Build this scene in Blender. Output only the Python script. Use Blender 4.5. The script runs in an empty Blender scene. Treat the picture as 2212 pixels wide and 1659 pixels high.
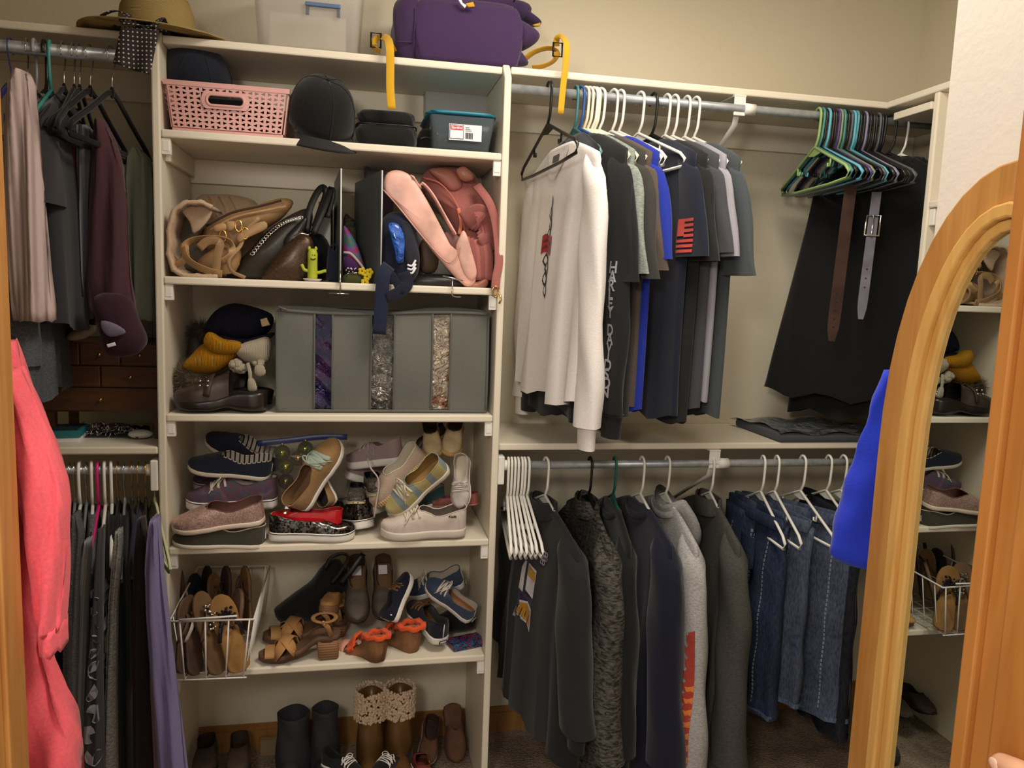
import bpy, math, random
from mathutils import Vector, Matrix, Euler
import numpy as np
random.seed(7)
SC = bpy.context.scene
COL = SC.collection
PI = math.pi
# ------------------------------------------------------------ camera
IW, IH = 2212.0, 1659.0
ZO = 0.062
CAM = Vector((0.4727, -2.0107, 1.3874 + ZO))
YAW, PITCH, ROLL, FPX = 0.1992, -0.1223, 0.0367, 1667.87
fwd = Vector((math.sin(YAW)*math.cos(PITCH), math.cos(YAW)*math.cos(PITCH), math.sin(PITCH)))
rgt0 = Vector((math.cos(YAW), -math.sin(YAW), 0)); up0 = rgt0.cross(fwd)
RGT = math.cos(ROLL)*rgt0 + math.sin(ROLL)*up0
UPV = -math.sin(ROLL)*rgt0 + math.cos(ROLL)*up0
cd = bpy.data.cameras.new('camera'); cam = bpy.data.objects.new('camera', cd); COL.objects.link(cam)
cam.matrix_world = Matrix(((RGT.x, UPV.x, -fwd.x, CAM.x), (RGT.y, UPV.y, -fwd.y, CAM.y), (RGT.z, UPV.z, -fwd.z, CAM.z), (0, 0, 0, 1)))
cd.sensor_fit = 'HORIZONTAL'; cd.sensor_width = 36.0; cd.lens = 36.0*FPX/IW; cd.clip_start = 0.02
SC.camera = cam
# ------------------------------------------------------------ light and exposure
SC.view_settings.view_transform = 'Standard'; SC.view_settings.look = 'None'
SC.view_settings.gamma = 1.0; SC.view_settings.use_curve_mapping = False
SC.view_settings.exposure = 0.62
wd = bpy.data.worlds.new('world'); SC.world = wd; wd.use_nodes = True
bg = wd.node_tree.nodes['Background']; bg.inputs[0].default_value = (1.0, 0.91, 0.80, 1); bg.inputs[1].default_value = 0.5
def area_light(name, loc, power, size, col, target, sy=None):
    ld = bpy.data.lights.new(name, 'AREA'); ld.energy = power; ld.color = col; ld.size = size
    if sy: ld.shape = 'RECTANGLE'; ld.size_y = sy
    o = bpy.data.objects.new(name, ld); COL.objects.link(o); o.location = loc
    o.rotation_euler = (Vector(target)-Vector(loc)).to_track_quat('-Z', 'Y').to_euler()
    return o
def point_light(name, loc, power, rad, col):
    ld = bpy.data.lights.new(name, 'POINT'); ld.energy = power; ld.color = col; ld.shadow_soft_size = rad
    o = bpy.data.objects.new(name, ld); COL.objects.link(o); o.location = loc
    return o
KEY = point_light('bedroom_lamp', (0.02, -2.35, 1.93), 36, 0.15, (1.0, 0.92, 0.80))
CEIL = area_light('closet_ceiling_lamp', (1.05, -0.72, 2.49), 13.0, 0.6, (1.0, 0.91, 0.78), (1.05, -0.72, 0))
# ------------------------------------------------------------ pixel to place
def ray(px, py): return (fwd*FPX + RGT*(px-IW/2) - UPV*(py-IH/2))
def U(px, py, Y):
    d = ray(px, py); return CAM + d*((Y-CAM.y)/d.y)
def UX(px, py, X):
    d = ray(px, py); return CAM + d*((X-CAM.x)/d.x)
def UZ(px, py, Z):
    d = ray(px, py); return CAM + d*((Z-CAM.z)/d.z)
# ------------------------------------------------------------ materials
def srgb(c):
    return tuple(((x/255.0)/12.92 if x/255.0 <= 0.04045 else ((x/255.0+0.055)/1.055)**2.4) for x in c)
_M = {}
def mat(kind, col=(128, 128, 128), rough=0.7, scale=1.0, bump=0.2, col2=None, metal=0.0, **kw):
    key = (kind, col, rough, scale, bump, col2, metal, tuple(sorted(kw.items())))
    if key in _M: return _M[key]
    m = bpy.data.materials.new(kind); m.use_nodes = True; _M[key] = m
    nt = m.node_tree; N = nt.nodes; Lk = nt.links; b = N['Principled BSDF']
    c = (*srgb(col), 1); c2 = (*srgb(col2), 1) if col2 else None
    b.inputs['Base Color'].default_value = c; b.inputs['Roughness'].default_value = rough
    b.inputs['Metallic'].default_value = metal
    tc = N.new('ShaderNodeTexCoord'); mp = N.new('ShaderNodeMapping'); Lk.new(tc.outputs['Object'], mp.inputs[0])
    def noise(s, det=3, dist=0.0):
        n = N.new('ShaderNodeTexNoise'); n.inputs['Scale'].default_value = s; n.inputs['Detail'].default_value = det
        n.inputs['Distortion'].default_value = dist; Lk.new(mp.outputs[0], n.inputs['Vector']); return n
    def ramp(fac, a, bb, p0=0.35, p1=0.65):
        r = N.new('ShaderNodeValToRGB'); r.color_ramp.elements[0].color = a; r.color_ramp.elements[1].color = bb
        r.color_ramp.elements[0].position = p0; r.color_ramp.elements[1].position = p1
        Lk.new(fac, r.inputs[0]); return r
    def bumpn(fac, st, dist=0.002):
        bp = N.new('ShaderNodeBump'); bp.inputs['Strength'].default_value = st; bp.inputs['Distance'].default_value = dist
        Lk.new(fac, bp.inputs['Height']); Lk.new(bp.outputs[0], b.inputs['Normal']); return bp
    def shade(c, k): return (c[0]*k, c[1]*k, c[2]*k, 1)
    def wave(s, direction='X', dist=0.0, ds=1.0, typ='BANDS'):
        w = N.new('ShaderNodeTexWave'); w.wave_type = typ
        if typ == 'BANDS': w.bands_direction = direction
        w.inputs['Scale'].default_value = s; w.inputs['Distortion'].default_value = dist; w.inputs['Detail Scale'].default_value = ds
        Lk.new(mp.outputs[0], w.inputs['Vector']); return w
    if 'spec' in kw: b.inputs['Specular IOR Level'].default_value = kw['spec']
    if kind == 'fabric':
        n = noise(420*scale, 3); r = ramp(n.outputs[0], shade(c, 0.93), shade(c, 1.06)) if not c2 else ramp(n.outputs[0], c, c2)
        Lk.new(r.outputs[0], b.inputs['Base Color']); bumpn(n.outputs[0], bump, 0.002)
        b.inputs['Sheen Weight'].default_value = 0.15; b.inputs['Sheen Roughness'].default_value = 0.5
        b.inputs['Specular IOR Level'].default_value = 0.2
    elif kind == 'heather':
        mp.inputs['Scale'].default_value = (1, 1, 3.0)
        n = noise(120*scale, 5, 0.6); r = ramp(n.outputs[0], c, c2, 0.38, 0.62)
        Lk.new(r.outputs[0], b.inputs['Base Color']); bumpn(n.outputs[0], bump, 0.002); b.inputs['Specular IOR Level'].default_value = 0.2
    elif kind == 'denim':
        mp.inputs['Scale'].default_value = (1, 1, 0.25)
        n = noise(260, 3); n2 = noise(9, 3); r = ramp(n.outputs[0], c, c2); r2 = ramp(n2.outputs[0], (0.62, 0.62, 0.62, 1), (1.25, 1.25, 1.3, 1), .3, .75)
        mx = N.new('ShaderNodeMix'); mx.data_type = 'RGBA'; mx.blend_type = 'MULTIPLY'; mx.inputs[0].default_value = 1
        Lk.new(r.outputs[0], mx.inputs[6]); Lk.new(r2.outputs[0], mx.inputs[7]); Lk.new(mx.outputs[2], b.inputs['Base Color'])
        bumpn(n.outputs[0], 0.4, 0.0015); b.inputs['Specular IOR Level'].default_value = 0.2
    elif kind == 'rib':
        w = wave(scale*30, kw.get('dir', 'X'), 0.3, 2); n = noise(200, 3)
        r = ramp(w.outputs[0], shade(c, 0.7), shade(c, 1.05), 0.0, 0.6); Lk.new(r.outputs[0], b.inputs['Base Color'])
        bumpn(w.outputs[0], bump, 0.004); b.inputs['Specular IOR Level'].default_value = 0.15
    elif kind == 'leather':
        n = noise(220*scale, 4); n2 = noise(14, 3); r = ramp(n2.outputs[0], shade(c, 0.75), shade(c, 1.2) if not c2 else c2)
        Lk.new(r.outputs[0], b.inputs['Base Color']); bumpn(n.outputs[0], bump, 0.001)
    elif kind == 'wood':
        mp.inputs['Scale'].default_value = kw.get('stretch', (14, 14, 1.2))
        n = noise(3.0*scale, 6, 1.2); n2 = noise(0.9*scale, 2)
        r = ramp(n.outputs[0], c, c2, 0.3, 0.7); Lk.new(r.outputs[0], b.inputs['Base Color'])
        bumpn(n.outputs[0], bump, 0.001); b.inputs['Coat Weight'].default_value = 0.15; b.inputs['Coat Roughness'].default_value = 0.35
    elif kind == 'paint':
        n = noise(90*scale, 5); n2 = noise(1.2, 2); r = ramp(n2.outputs[0], shade(c, 0.97), shade(c, 1.03))
        Lk.new(r.outputs[0], b.inputs['Base Color']); bumpn(n.outputs[0], bump, 0.004); b.inputs['Specular IOR Level'].default_value = 0.25
    elif kind == 'carpet':
        n = noise(140, 5); n2 = noise(7, 4, 1.0); r = ramp(n.outputs[0], c, c2, 0.3, 0.7)
        r2 = ramp(n2.outputs[0], (0.7, 0.7, 0.7, 1), (1.2, 1.2, 1.2, 1))
        mx = N.new('ShaderNodeMix'); mx.data_type = 'RGBA'; mx.blend_type = 'MULTIPLY'; mx.inputs[0].default_value = 1
        Lk.new(r.outputs[0], mx.inputs[6]); Lk.new(r2.outputs[0], mx.inputs[7]); Lk.new(mx.outputs[2], b.inputs['Base Color'])
        bumpn(n.outputs[0], 1.0, 0.01); b.inputs['Specular IOR Level'].default_value = 0.1
    elif kind == 'glitter':
        v = N.new('ShaderNodeTexVoronoi'); v.inputs['Scale'].default_value = 420*scale; Lk.new(mp.outputs[0], v.inputs['Vector'])
        r = ramp(v.outputs['Color'], shade(c, 0.75), c2 or shade(c, 1.35), 0.2, 0.8); Lk.new(r.outputs[0], b.inputs['Base Color'])
        nm = N.new('ShaderNodeBump'); nm.inputs['Strength'].default_value = 0.9; nm.inputs['Distance'].default_value = 0.004
        Lk.new(v.outputs['Color'], nm.inputs['Height']); Lk.new(nm.outputs[0], b.inputs['Normal'])
        b.inputs['Metallic'].default_value = kw.get('gm', 0.45)
    elif kind == 'multi':   # printed cloth of several colours
        n = noise(22*scale, 3, 1.5); r = N.new('ShaderNodeValToRGB'); cols = kw['cols']
        r.color_ramp.interpolation = kw.get('interp', 'CONSTANT'); el = r.color_ramp.elements
        while len(el) < len(cols): el.new(0.5)
        for i, cc in enumerate(cols):
            el[i].position = 0.25 + 0.5*i/len(cols) if i else 0.0; el[i].color = (*srgb(cc), 1)
        Lk.new(n.outputs[0], r.inputs[0]); Lk.new(r.outputs[0], b.inputs['Base Color'])
    elif kind == 'stripe':
        w = wave(scale, kw.get('dir', 'X'), kw.get('dist', 0.0)); r = ramp(w.outputs[0], c, c2, kw.get('p', 0.12), kw.get('p', 0.12)+0.06)
        Lk.new(r.outputs[0], b.inputs['Base Color'])
    elif kind == 'dots':
        mp.inputs['Scale'].default_value = (1, kw.get('sy', 1), 1); v = N.new('ShaderNodeTexVoronoi'); v.inputs['Scale'].default_value = scale; v.inputs['Randomness'].default_value = 0.0
        Lk.new(mp.outputs[0], v.inputs['Vector']); r = ramp(v.outputs['Distance'], c2, c, kw.get('dr', .24), kw.get('dr', .24)+.06); Lk.new(r.outputs[0], b.inputs['Base Color'])
    elif kind == 'clear':
        b.inputs['Transmission Weight'].default_value = kw.get('tr', 0.9); b.inputs['IOR'].default_value = kw.get('ior', 1.2)
        b.inputs['Alpha'].default_value = kw.get('alpha', 0.6)
    elif kind == 'foil':
        n = noise(18*scale, 4, 2.5); bumpn(n.outputs[0], 1.0, 0.05)
        if c2:
            n2 = noise(7*scale, 2, 1.0); r = ramp(n2.outputs[0], c, c2, 0.45, 0.55); Lk.new(r.outputs[0], b.inputs['Base Color'])
        b.inputs['Coat Weight'].default_value = 0.8; b.inputs['Coat Roughness'].default_value = 0.05
    elif kind == 'emit':
        b.inputs['Emission Color'].default_value = c; b.inputs['Emission Strength'].default_value = kw.get('st', 1.0)
    elif kind == 'gal':     # brushed pipe
        n = noise(60, 3); r = ramp(n.outputs[0], shade(c, 0.85), shade(c, 1.1)); Lk.new(r.outputs[0], b.inputs['Base Color'])
    return m
# ------------------------------------------------------------ mesh builder
def catmull(pts, n=6, closed=False):
    P = [Vector(p) for p in pts]; out = []; k = len(P)
    for i in range(k if closed else k-1):
        p1, p2 = P[i], P[(i+1) % k]
        p0 = P[(i-1) % k] if (closed or i > 0) else p1*2-p2
        p3 = P[(i+2) % k] if (closed or i+2 < k) else p2*2-p1
        for j in range(n):
            t = j/n; t2 = t*t; t3 = t2*t
            out.append(0.5*((2*p1)+(-p0+p2)*t+(2*p0-5*p1+4*p2-p3)*t2+(-p0+3*p1-3*p2+p3)*t3))
    if not closed: out.append(P[-1])
    return out
class MB:
    def __init__(s): s.v = []; s.f = []
    def add(s, vs, fs):
        o = len(s.v); s.v += [tuple(v) for v in vs]; s.f += [tuple(i+o for i in f) for f in fs]; return s
    def box(s, lo, hi):
        (a, b, c), (d, e, f) = lo, hi
        return s.add([(a,b,c),(d,b,c),(d,e,c),(a,e,c),(a,b,f),(d,b,f),(d,e,f),(a,e,f)],
                     [(0,3,2,1),(4,5,6,7),(0,1,5,4),(1,2,6,5),(2,3,7,6),(3,0,4,7)])
    def obox(s, M, sx, sy, sz):
        vs = [M @ Vector((x*sx/2, y*sy/2, z*sz/2)) for z in (-1, 1) for x, y in ((-1,-1),(1,-1),(1,1),(-1,1))]
        return s.add(vs, [(0,3,2,1),(4,5,6,7),(0,1,5,4),(1,2,6,5),(2,3,7,6),(3,0,4,7)])
    def rings(s, R, cap0=False, cap1=False, closed_ring=True, closed_path=False):
        n = len(R[0]); vs = [p for r in R for p in r]; fs = []
        m = len(R)
        for i in range(m if closed_path else m-1):
            for j in range(n if closed_ring else n-1):
                a = i*n+j; b = i*n+(j+1) % n; c = ((i+1) % m)*n+(j+1) % n; d = ((i+1) % m)*n+j
                fs.append((a, b, c, d))
        if cap0: fs.append(tuple(range(n-1, -1, -1)))
        if cap1: fs.append(tuple((m-1)*n+j for j in range(n)))
        return s.add(vs, fs)
    def tube(s, pts, r, seg=8, closed=False, caps=True, smooth=0, flat=None, up=None):
        """round tube, or with flat=(w,t) a strap, along a path"""
        P = catmull(pts, smooth, closed) if smooth else [Vector(p) for p in pts]
        k = len(P); T = []
        for i in range(k):
            a = P[(i-1) % k] if (closed or i > 0) else P[i]; b = P[(i+1) % k] if (closed or i < k-1) else P[i]
            t = (b-a); T.append(t.normalized() if t.length > 1e-9 else Vector((0, 0, 1)))
        ref = Vector(up) if up else (Vector((0, 0, 1)) if abs(T[0].z) < 0.9 else Vector((0, 1, 0)))
        N = (ref - T[0]*ref.dot(T[0])).normalized(); R = []
        for i in range(k):
            if up and flat:
                N2 = Vector(up) - T[i]*Vector(up).dot(T[i])
                N = N2.normalized() if N2.length > 0.05 else (N - T[i]*N.dot(T[i])).normalized()
            else:
                N = N - T[i]*N.dot(T[i]); N = N.normalized() if N.length > 1e-6 else T[i].orthogonal().normalized()
            B = T[i].cross(N)
            rr = r[min(len(r)-1, int(round(i*(len(r)-1)/(k-1))))] if isinstance(r, (list, tuple)) else r
            if flat:
                w, t = flat; w *= rr if isinstance(r, (list, tuple)) else 1
                R.append([P[i]+B*(w/2*x)+N*(t/2*y) for x, y in ((-1,-.6),(-.93,-1),(.93,-1),(1,-.6),(1,.6),(.93,1),(-.93,1),(-1,.6))])
            else:
                R.append([P[i]+(N*math.cos(a)+B*math.sin(a))*rr for a in (2*PI*j/seg for j in range(seg))])
        return s.rings(R, caps and not closed, caps and not closed, True, closed)
    def lathe(s, prof, seg=24, M=None, cap0=False, cap1=False, sy=1.0):
        R = []
        for r, z in prof:
            R.append([Vector((r*math.cos(2*PI*j/seg), sy*r*math.sin(2*PI*j/seg), z)) for j in range(seg)])
        if M is not None: R = [[M @ p for p in r] for r in R]
        return s.rings(R, cap0, cap1)
    def ball(s, c, rx, ry=None, rz=None, seg=12, n=8, M=None):
        ry = ry or rx; rz = rz or rx; c = Vector(c); R = []
        for i in range(n+1):
            a = -PI/2 + PI*i/n; ca = max(math.cos(a), 1e-3)
            R.append([Vector((rx*ca*math.cos(2*PI*j/seg), ry*ca*math.sin(2*PI*j/seg), rz*math.sin(a))) for j in range(seg)])
        if M is not None: R = [[M @ p for p in r] for r in R]
        return s.rings([[c+p for p in r] for r in R], True, True)
    def grid(s, fn, nu, nv):
        vs = [fn(i/nu, j/nv) for j in range(nv+1) for i in range(nu+1)]
        fs = [(j*(nu+1)+i, j*(nu+1)+i+1, (j+1)*(nu+1)+i+1, (j+1)*(nu+1)+i) for j in range(nv) for i in range(nu)]
        return s.add(vs, fs)
    def prism(s, poly, z0, z1, M=None):
        n = len(poly); vs = [Vector((x, y, z0)) for x, y in poly]+[Vector((x, y, z1)) for x, y in poly]
        if M is not None: vs = [M @ v for v in vs]
        return s.add(vs, [tuple(range(n-1, -1, -1)), tuple(range(n, 2*n))]+[(i, (i+1) % n, n+(i+1) % n, n+i) for i in range(n)])
    def xf(s, M):
        s.v = [tuple(M @ Vector(v)) for v in s.v]; return s
    def build(s, name, m, parent=None, smooth=True, bevel=0, solid=0, sub=0, loc=None, rot=None):
        me = bpy.data.meshes.new(name); me.from_pydata(s.v, [], s.f); me.validate(); me.update()
        if smooth: me.polygons.foreach_set('use_smooth', [True]*len(me.polygons))
        me.materials.append(m)
        o = bpy.data.objects.new(name, me); COL.objects.link(o)
        if parent: o.parent = parent
        if loc is not None: o.location = loc
        if rot is not None: o.rotation_euler = rot
        if solid:
            md = o.modifiers.new('solid', 'SOLIDIFY'); md.thickness = solid; md.offset = 0
        if bevel:
            md = o.modifiers.new('bevel', 'BEVEL'); md.width = bevel; md.segments = 2; md.limit_method = 'ANGLE'; md.harden_normals = False
            me.polygons.foreach_set('use_smooth', [False]*len(me.polygons))
        if sub:
            md = o.modifiers.new('sub', 'SUBSURF'); md.levels = sub; md.render_levels = sub
        return o
def bx(lo, hi): return MB().box(lo, hi)
def thing(name, label, cat, loc=(0, 0, 0), rot=(0, 0, 0), group=None):
    o = bpy.data.objects.new(name, None); COL.objects.link(o); o.location = loc; o.rotation_euler = rot
    o.empty_display_size = 0.02
    o['label'] = label; o['category'] = cat
    if group: o['group'] = group
    return o
def tag(o, label, cat, group=None):
    o['label'] = label; o['category'] = cat
    if group: o['group'] = group
    return o
def struct(o): o['kind'] = 'structure'; return o
def frame(o, x, zup=(0, 0, 1), roll=0.0, scale=1.0, loc=(0, 0, 0)):
    """orient an object: local x along x, local z towards zup"""
    X = Vector(x).normalized(); Z = Vector(zup); Z = (Z - X*Z.dot(X)).normalized()
    if roll: Z = Matrix.Rotation(roll, 3, X) @ Z
    Y = Z.cross(X); R = Matrix((X, Y, Z)).transposed()
    o.matrix_world = Matrix.Translation(loc) @ R.to_4x4() @ Matrix.Scale(scale, 4)
    return o
def rotm(ax, ang): return Matrix.Rotation(ang, 4, ax)
def TR(x, y, z): return Matrix.Translation((x, y, z))
# ------------------------------------------------------------ shared materials
PAINT = mat('paint', (212, 203, 181), 0.8, 1.0, 0.25)
WHITEW = mat('paint', (226, 218, 206), 0.7, 1.0, 0.15)
MELA = mat('paint', (228, 219, 200), 0.45, 0.4, 0.03)
OAK = mat('wood', (186, 128, 62), 0.4, 1.0, 0.08, (206, 152, 84))
OAKD = mat('wood', (134, 92, 48), 0.42, 1.0, 0.08, (160, 114, 62))
PIPE = mat('gal', (176, 180, 184), 0.36, metal=0.45)
WPL = mat('plastic', (236, 234, 226), 0.35)
BPL = mat('plastic', (22, 21, 22), 0.35)
CHROME = mat('plastic', (210, 208, 204), 0.15, metal=1.0)
GOLD = mat('plastic', (214, 170, 96), 0.2, metal=1.0)
# ============================================================ the setting
DB = 0.343; XR_ = 2.277; XL_ = -1.05; ZC = 2.52
struct(bx((XL_, -3.4, -0.05), (XR_, DB, 0)).build('floor', mat('carpet', (126, 110, 95), 0.95, col2=(166, 148, 130)), smooth=False))
struct(bx((XL_, DB, 0), (XR_, DB+0.1, ZC)).build('wall_back', PAINT, smooth=False))
struct(bx((XR_, -1.06, 0), (XR_+0.1, DB+.1, ZC)).build('wall_right', PAINT, smooth=False))
struct(bx((XL_-0.1, -1.06, 0), (XL_, DB+.1, ZC)).build('wall_left', PAINT, smooth=False))
struct(bx((XL_-.1, -1.06, ZC), (XR_+.1, DB+.1, ZC+0.05)).build('ceiling', PAINT, smooth=False))
# short white return wall that carries the arched mirror, beside the entry
struct(bx((1.25, -2.6, 0), (XR_, -1.062, ZC)).build('wall_return', WHITEW, smooth=False))
LJ = 0.056
struct(bx((XL_-.1, -1.07, 0), (LJ-0.02, -0.965, ZC)).build('wall_front', PAINT, smooth=False))
j = MB(); j.box((LJ-.0195, -1.072, 0), (LJ, -0.963, 2.1)); j.box((LJ-0.005, -1.03, 0), (LJ+.006, -0.995, 2.1))
j.box((LJ-0.08, -1.088, 0), (LJ-.006, -1.0725, 2.1)); j.box((LJ-0.06, -1.094, 0), (LJ-.022, -1.088, 2.1))
struct(j.build('trim_1', OAK, smooth=False, bevel=.002))
# back baseboard, stained wood, either side of the shelf panels
for k, (a, b) in enumerate(((XL_, -0.0105), (0.0105, 0.829), (0.8505, XR_))):
    m_ = MB(); m_.box((a, DB-0.012, 0), (b, DB-.0003, 0.066)); m_.box((a, DB-0.008, 0.066), (b, DB-.0003, 0.084))
    struct(m_.build('baseboard_back' if k == 0 else 'baseboard_back.%03d' % k, OAKD if k else OAKD, smooth=False))
# open wooden door on the right, held against the entry
DX = 0.955
door = struct(bpy.data.objects.new('door_1', None)); COL.objects.link(door); door.location = (DX, -1.5, 0)
def dbox(name, y0, y1, z0, z1, x0, x1, bev=.003): bx((x0, y0, z0), (x1, y1, z1)).build(name, OAKDOOR, door, False, bevel=bev)
OAKDOOR = mat('wood', (160, 98, 42), 0.38, 0.8, 0.08, (186, 124, 60))
dbox('edge_band', -.014, 0, .01, 2.03, 0, .035, .002); dbox('rebate', -.038, -.0141, .01, 2.03, .006, .035, .001)
dbox('stile', -.135, -.0382, .01, 2.03, -.004, .035); dbox('stile', -.66, -.55, .01, 2.03, -.004, .035)
for z0, z1 in ((1.88, 2.03), (.98, 1.10), (.01, .22)): dbox('rail', -.55, -.1352, z0, z1, -.004, .035)
for z0, z1 in ((.22, .98), (1.10, 1.88)):
    dbox('door_panel', -.55, -.135, z0, z1, .012, .026)
    dbox('raised_field', -.51, -.175, z0+.045, z1-.045, .002, .030, .008)
# ============================================================ shelving
TW = 0.84
Z6, Z5, Z4, Z3, Z2, ZT = .3632+ZO, .6973+ZO, 1.04+ZO, 1.3783+ZO, 1.7239+ZO, 1.9407+ZO
ZT += .004
tow = thing('shelf_tower', 'tall cream melamine shelf tower full of bags and shoes', 'shelving unit')
def side_panel(x):
    poly = [(0, 0), (DB-.001, 0), (DB-.001, ZT+.016), (.034, ZT+.016), (0, ZT-.022)]
    M = Matrix(((0, 0, 1, x), (1, 0, 0, 0), (0, 1, 0, 0), (0, 0, 0, 1)))
    MB().prism(poly, -.0095, .0095, M).build('side_panel', MELA, tow, False, bevel=.004)
side_panel(0); side_panel(TW)
for z in (Z2, Z3, Z4, Z5, Z6):
    bx((.0098, .002, z-.0095), (TW-.0098, DB-.001, z+.0095)).build('shelf', MELA, tow, False, bevel=.004)
    for x0 in (.0098, TW-.0098-.020):
        m_ = MB(); m_.box((x0, .008, z-.048), (x0+.020, .024, z-.0097)); m_.box((x0+.003, .0065, z-.040), (x0+.017, .0085, z-.016))
        m_.build('shelf_support', WPL, tow, False, bevel=.0015)
bx((.0098, .03, ZT-.0095), (TW-.0098, DB-.001, ZT+.0095)).build('shelf', MELA, tow, False, bevel=.004)
bx((.0098, DB-.017, ZT-.085), (TW-.0098, DB-.001, ZT-.0097)).build('back_rail', MELA, tow, False, bevel=.002)
bx((.0098, DB-.017, Z2-.075), (TW-.0098, DB-.001, Z2-.0097)).build('back_rail', MELA, tow, False, bevel=.002)
bx((.0098, .04, Z2-.06), (.0225, DB-.018, Z2-.0097)).build('side_rail', MELA, tow, False, bevel=.002)
def shelf_thing(name, label, x0, x1, z, y0, rail=True):
    t = thing(name, label, 'shelf', (0, 0, 0))
    bx((x0, y0, z-.0095), (x1, DB-.001, z+.0095)).build('board', MELA, t, False, bevel=.004)
    if rail: bx((x0, DB-.017, z-.09), (x1, DB-.001, z-.0097)).build('back_rail', MELA, t, False, bevel=.002)
    return t
shelf_thing('wall_shelf', 'cream wall shelf over the left hanging rod, straw hat on its end', XL_+.002, -.0105, ZT, .03)
shelf_thing('wall_shelf', 'long cream top shelf above the shirts, right of the tower', TW+.0105, XR_-.002, ZT, .02)
ZLS = .9584+ZO
shelf_thing('wall_shelf', 'cream middle shelf between the shirts and the sweatshirts', TW+.0105, XR_-.002, ZLS, .025, False)
ZLL = .958+ZO
shelf_thing('wall_shelf', 'cream shelf with jewelry box at far left', XL_+.002, -.0105, ZLL, 0.0, False)
# right-hand return: shelf along the right wall on an upright panel
rt = thing('corner_shelving', 'cream corner shelf and upright panel against the right wall', 'shelving unit')
bx((1.94, -0.95, ZT-.0095), (XR_-.002, .0185, ZT+.0095)).build('shelf', MELA, rt, False, bevel=.004)
bx((1.94, -.186, 0), (XR_-.002, -.167, ZT-.0097)).build('side_panel', MELA, rt, False, bevel=.004)
bx((1.935, -.166, ZT-.05), (XR_-.002, -.02, ZT-.030)).build('cleat', MELA, rt, False, bevel=.002)
bx((1.94, -0.95, 1.70), (XR_-.002, -.187, 1.719)).build('shelf', MELA, rt, False, bevel=.004)
bx((1.945, -.206, 1.655), (1.965, -.1875, 1.699)).build('shelf_support', WPL, rt, False, bevel=.002)
# ---- hanging rods
RUY, RUZ, RUR = .02, 1.8995+ZO, .0118
RLY, RLZ, RLR = .03, .9065+ZO, .0112
RLFY, RLFZ, RLFR = .0, 1.888+ZO, .0145
def rod(label, x0, x1, y, z, r, ends):
    t = thing('hanging_rod', label, 'rod', (0, 0, 0))
    MB().tube([(x0, y, z), (x1, y, z)], r, 16).build('pipe', PIPE, t)
    for x, s in ends:
        m_ = MB(); m_.box((min(x, x+s*.018), y-.020, z-.05), (max(x, x+s*.018), y+.022, z+.028)); m_.build('end_socket', WPL, t, False, bevel=.003)
        MB().tube([(x+s*.018, y, z), (x+s*.03, y, z)], r+.004, 14).build('collar', WPL, t)
    return t
rU = rod('galvanised rod holding the shirts under the top right shelf', TW+.011, XR_-.003, RUY, RUZ, RUR, [])
rL = rod('dark galvanised rod holding sweatshirts and jeans, lower right', TW+.011, XR_-.003, RLY, RLZ, RLR, [(TW+.011, 1)])
rA = rod('thick grey rod at upper left holding knitwear', XL_+.003, -.0115, RLFY, RLFZ, RLFR, [])
RBZ, RBY = .905+ZO, 0.02
rB = rod('rod under the jewelry shelf crowded with dark tops', XL_+.003, -.0115, RBY, RBZ, .011, [(-.0115, -1)])
def rod_bracket(label, x, y, z, zs, y0):
    t = thing('rod_bracket', label, 'bracket', (x, y, z))
    h = zs-.0098-z
    bx((-.017, y0-y-.006, h-.055), (.017, y0-y-.002, h-.002)).build('front_plate', WPL, t, False, bevel=.002)
    bx((-.017, y0-y-.006, h-.0045), (.017, DB-.02-y, h-.0005)).build('top_arm', WPL, t, False)
    MB().tube([(-.016+.03, 0, 0), (.016+.03, 0, 0)], .0155, 16).build('rod_clip', WPL, t)
    MB().tube([(0, y0-y+.004, h-.03), (0, .02, -.04), (0, DB-.008-y, -.20)], .0, 6, flat=(.016, .004), up=(0, 1, .6)).build('strut', WPL, t)
    return t
xb = U(1596, 235, RUY).x
rod_bracket('white bracket holding up the upper rod beside the slate tee', xb, RUY, RUZ, ZT, .02)
xb2 = U(1541, 985, RLY).x
rod_bracket('white bracket holding up the lower rod above the charcoal sweatshirt', xb2, RLY, RLZ, ZLS, .025)
# ============================================================ arched mirror on the return wall
def arch_pts(hw, z0, zs, zt, n=22):
    pts = [(-hw, z0), (-hw, zs)]
    for i in range(1, n): 
        a = PI*i/n; pts.append((-hw*math.cos(a), zs+(zt-zs)*math.sin(a)**0.9))
    return pts+[(hw, zs), (hw, z0)]
mir = thing('wall_mirror', 'tall arched mirror in honey pine frame hanging at the right', 'mirror', (1.214, -1.232, 0))
MZ0, MZS, MZT = .12, 1.17+ZO, 1.556+ZO
def frame_loop(hw, d, zoff): # outline offset inward by d
    P = arch_pts(hw-d, MZ0+d, MZS, MZT-d); return [(y, z) for y, z in P]
PINE = mat('wood', (170, 112, 52), 0.4, 1.0, 0.06, (194, 142, 76))
PINEL = mat('wood', (200, 148, 78), 0.36, 1.0, 0.05, (218, 172, 98))
def band(name, d0, d1, x0, x1, m_):
    A = frame_loop(.192, d0, 0); B = frame_loop(.192, d1, 0); n = len(A)
    R = [[Vector((x1, *A[i])), Vector((x0, *A[i])), Vector((x0, *B[i])), Vector((x1, *B[i]))] for i in range(n)]
    MB().rings(R, False, False, True, True).build(name, m_, mir, False, bevel=.0025)
band('outer_moulding', 0, .048, -.004, .022, PINE)
band('middle_moulding', .048, .066, -.012, .022, PINEL)
band('inner_moulding', .066, .080, -.004, .022, PINEL)
G = frame_loop(.192, .076, 0)
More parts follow.
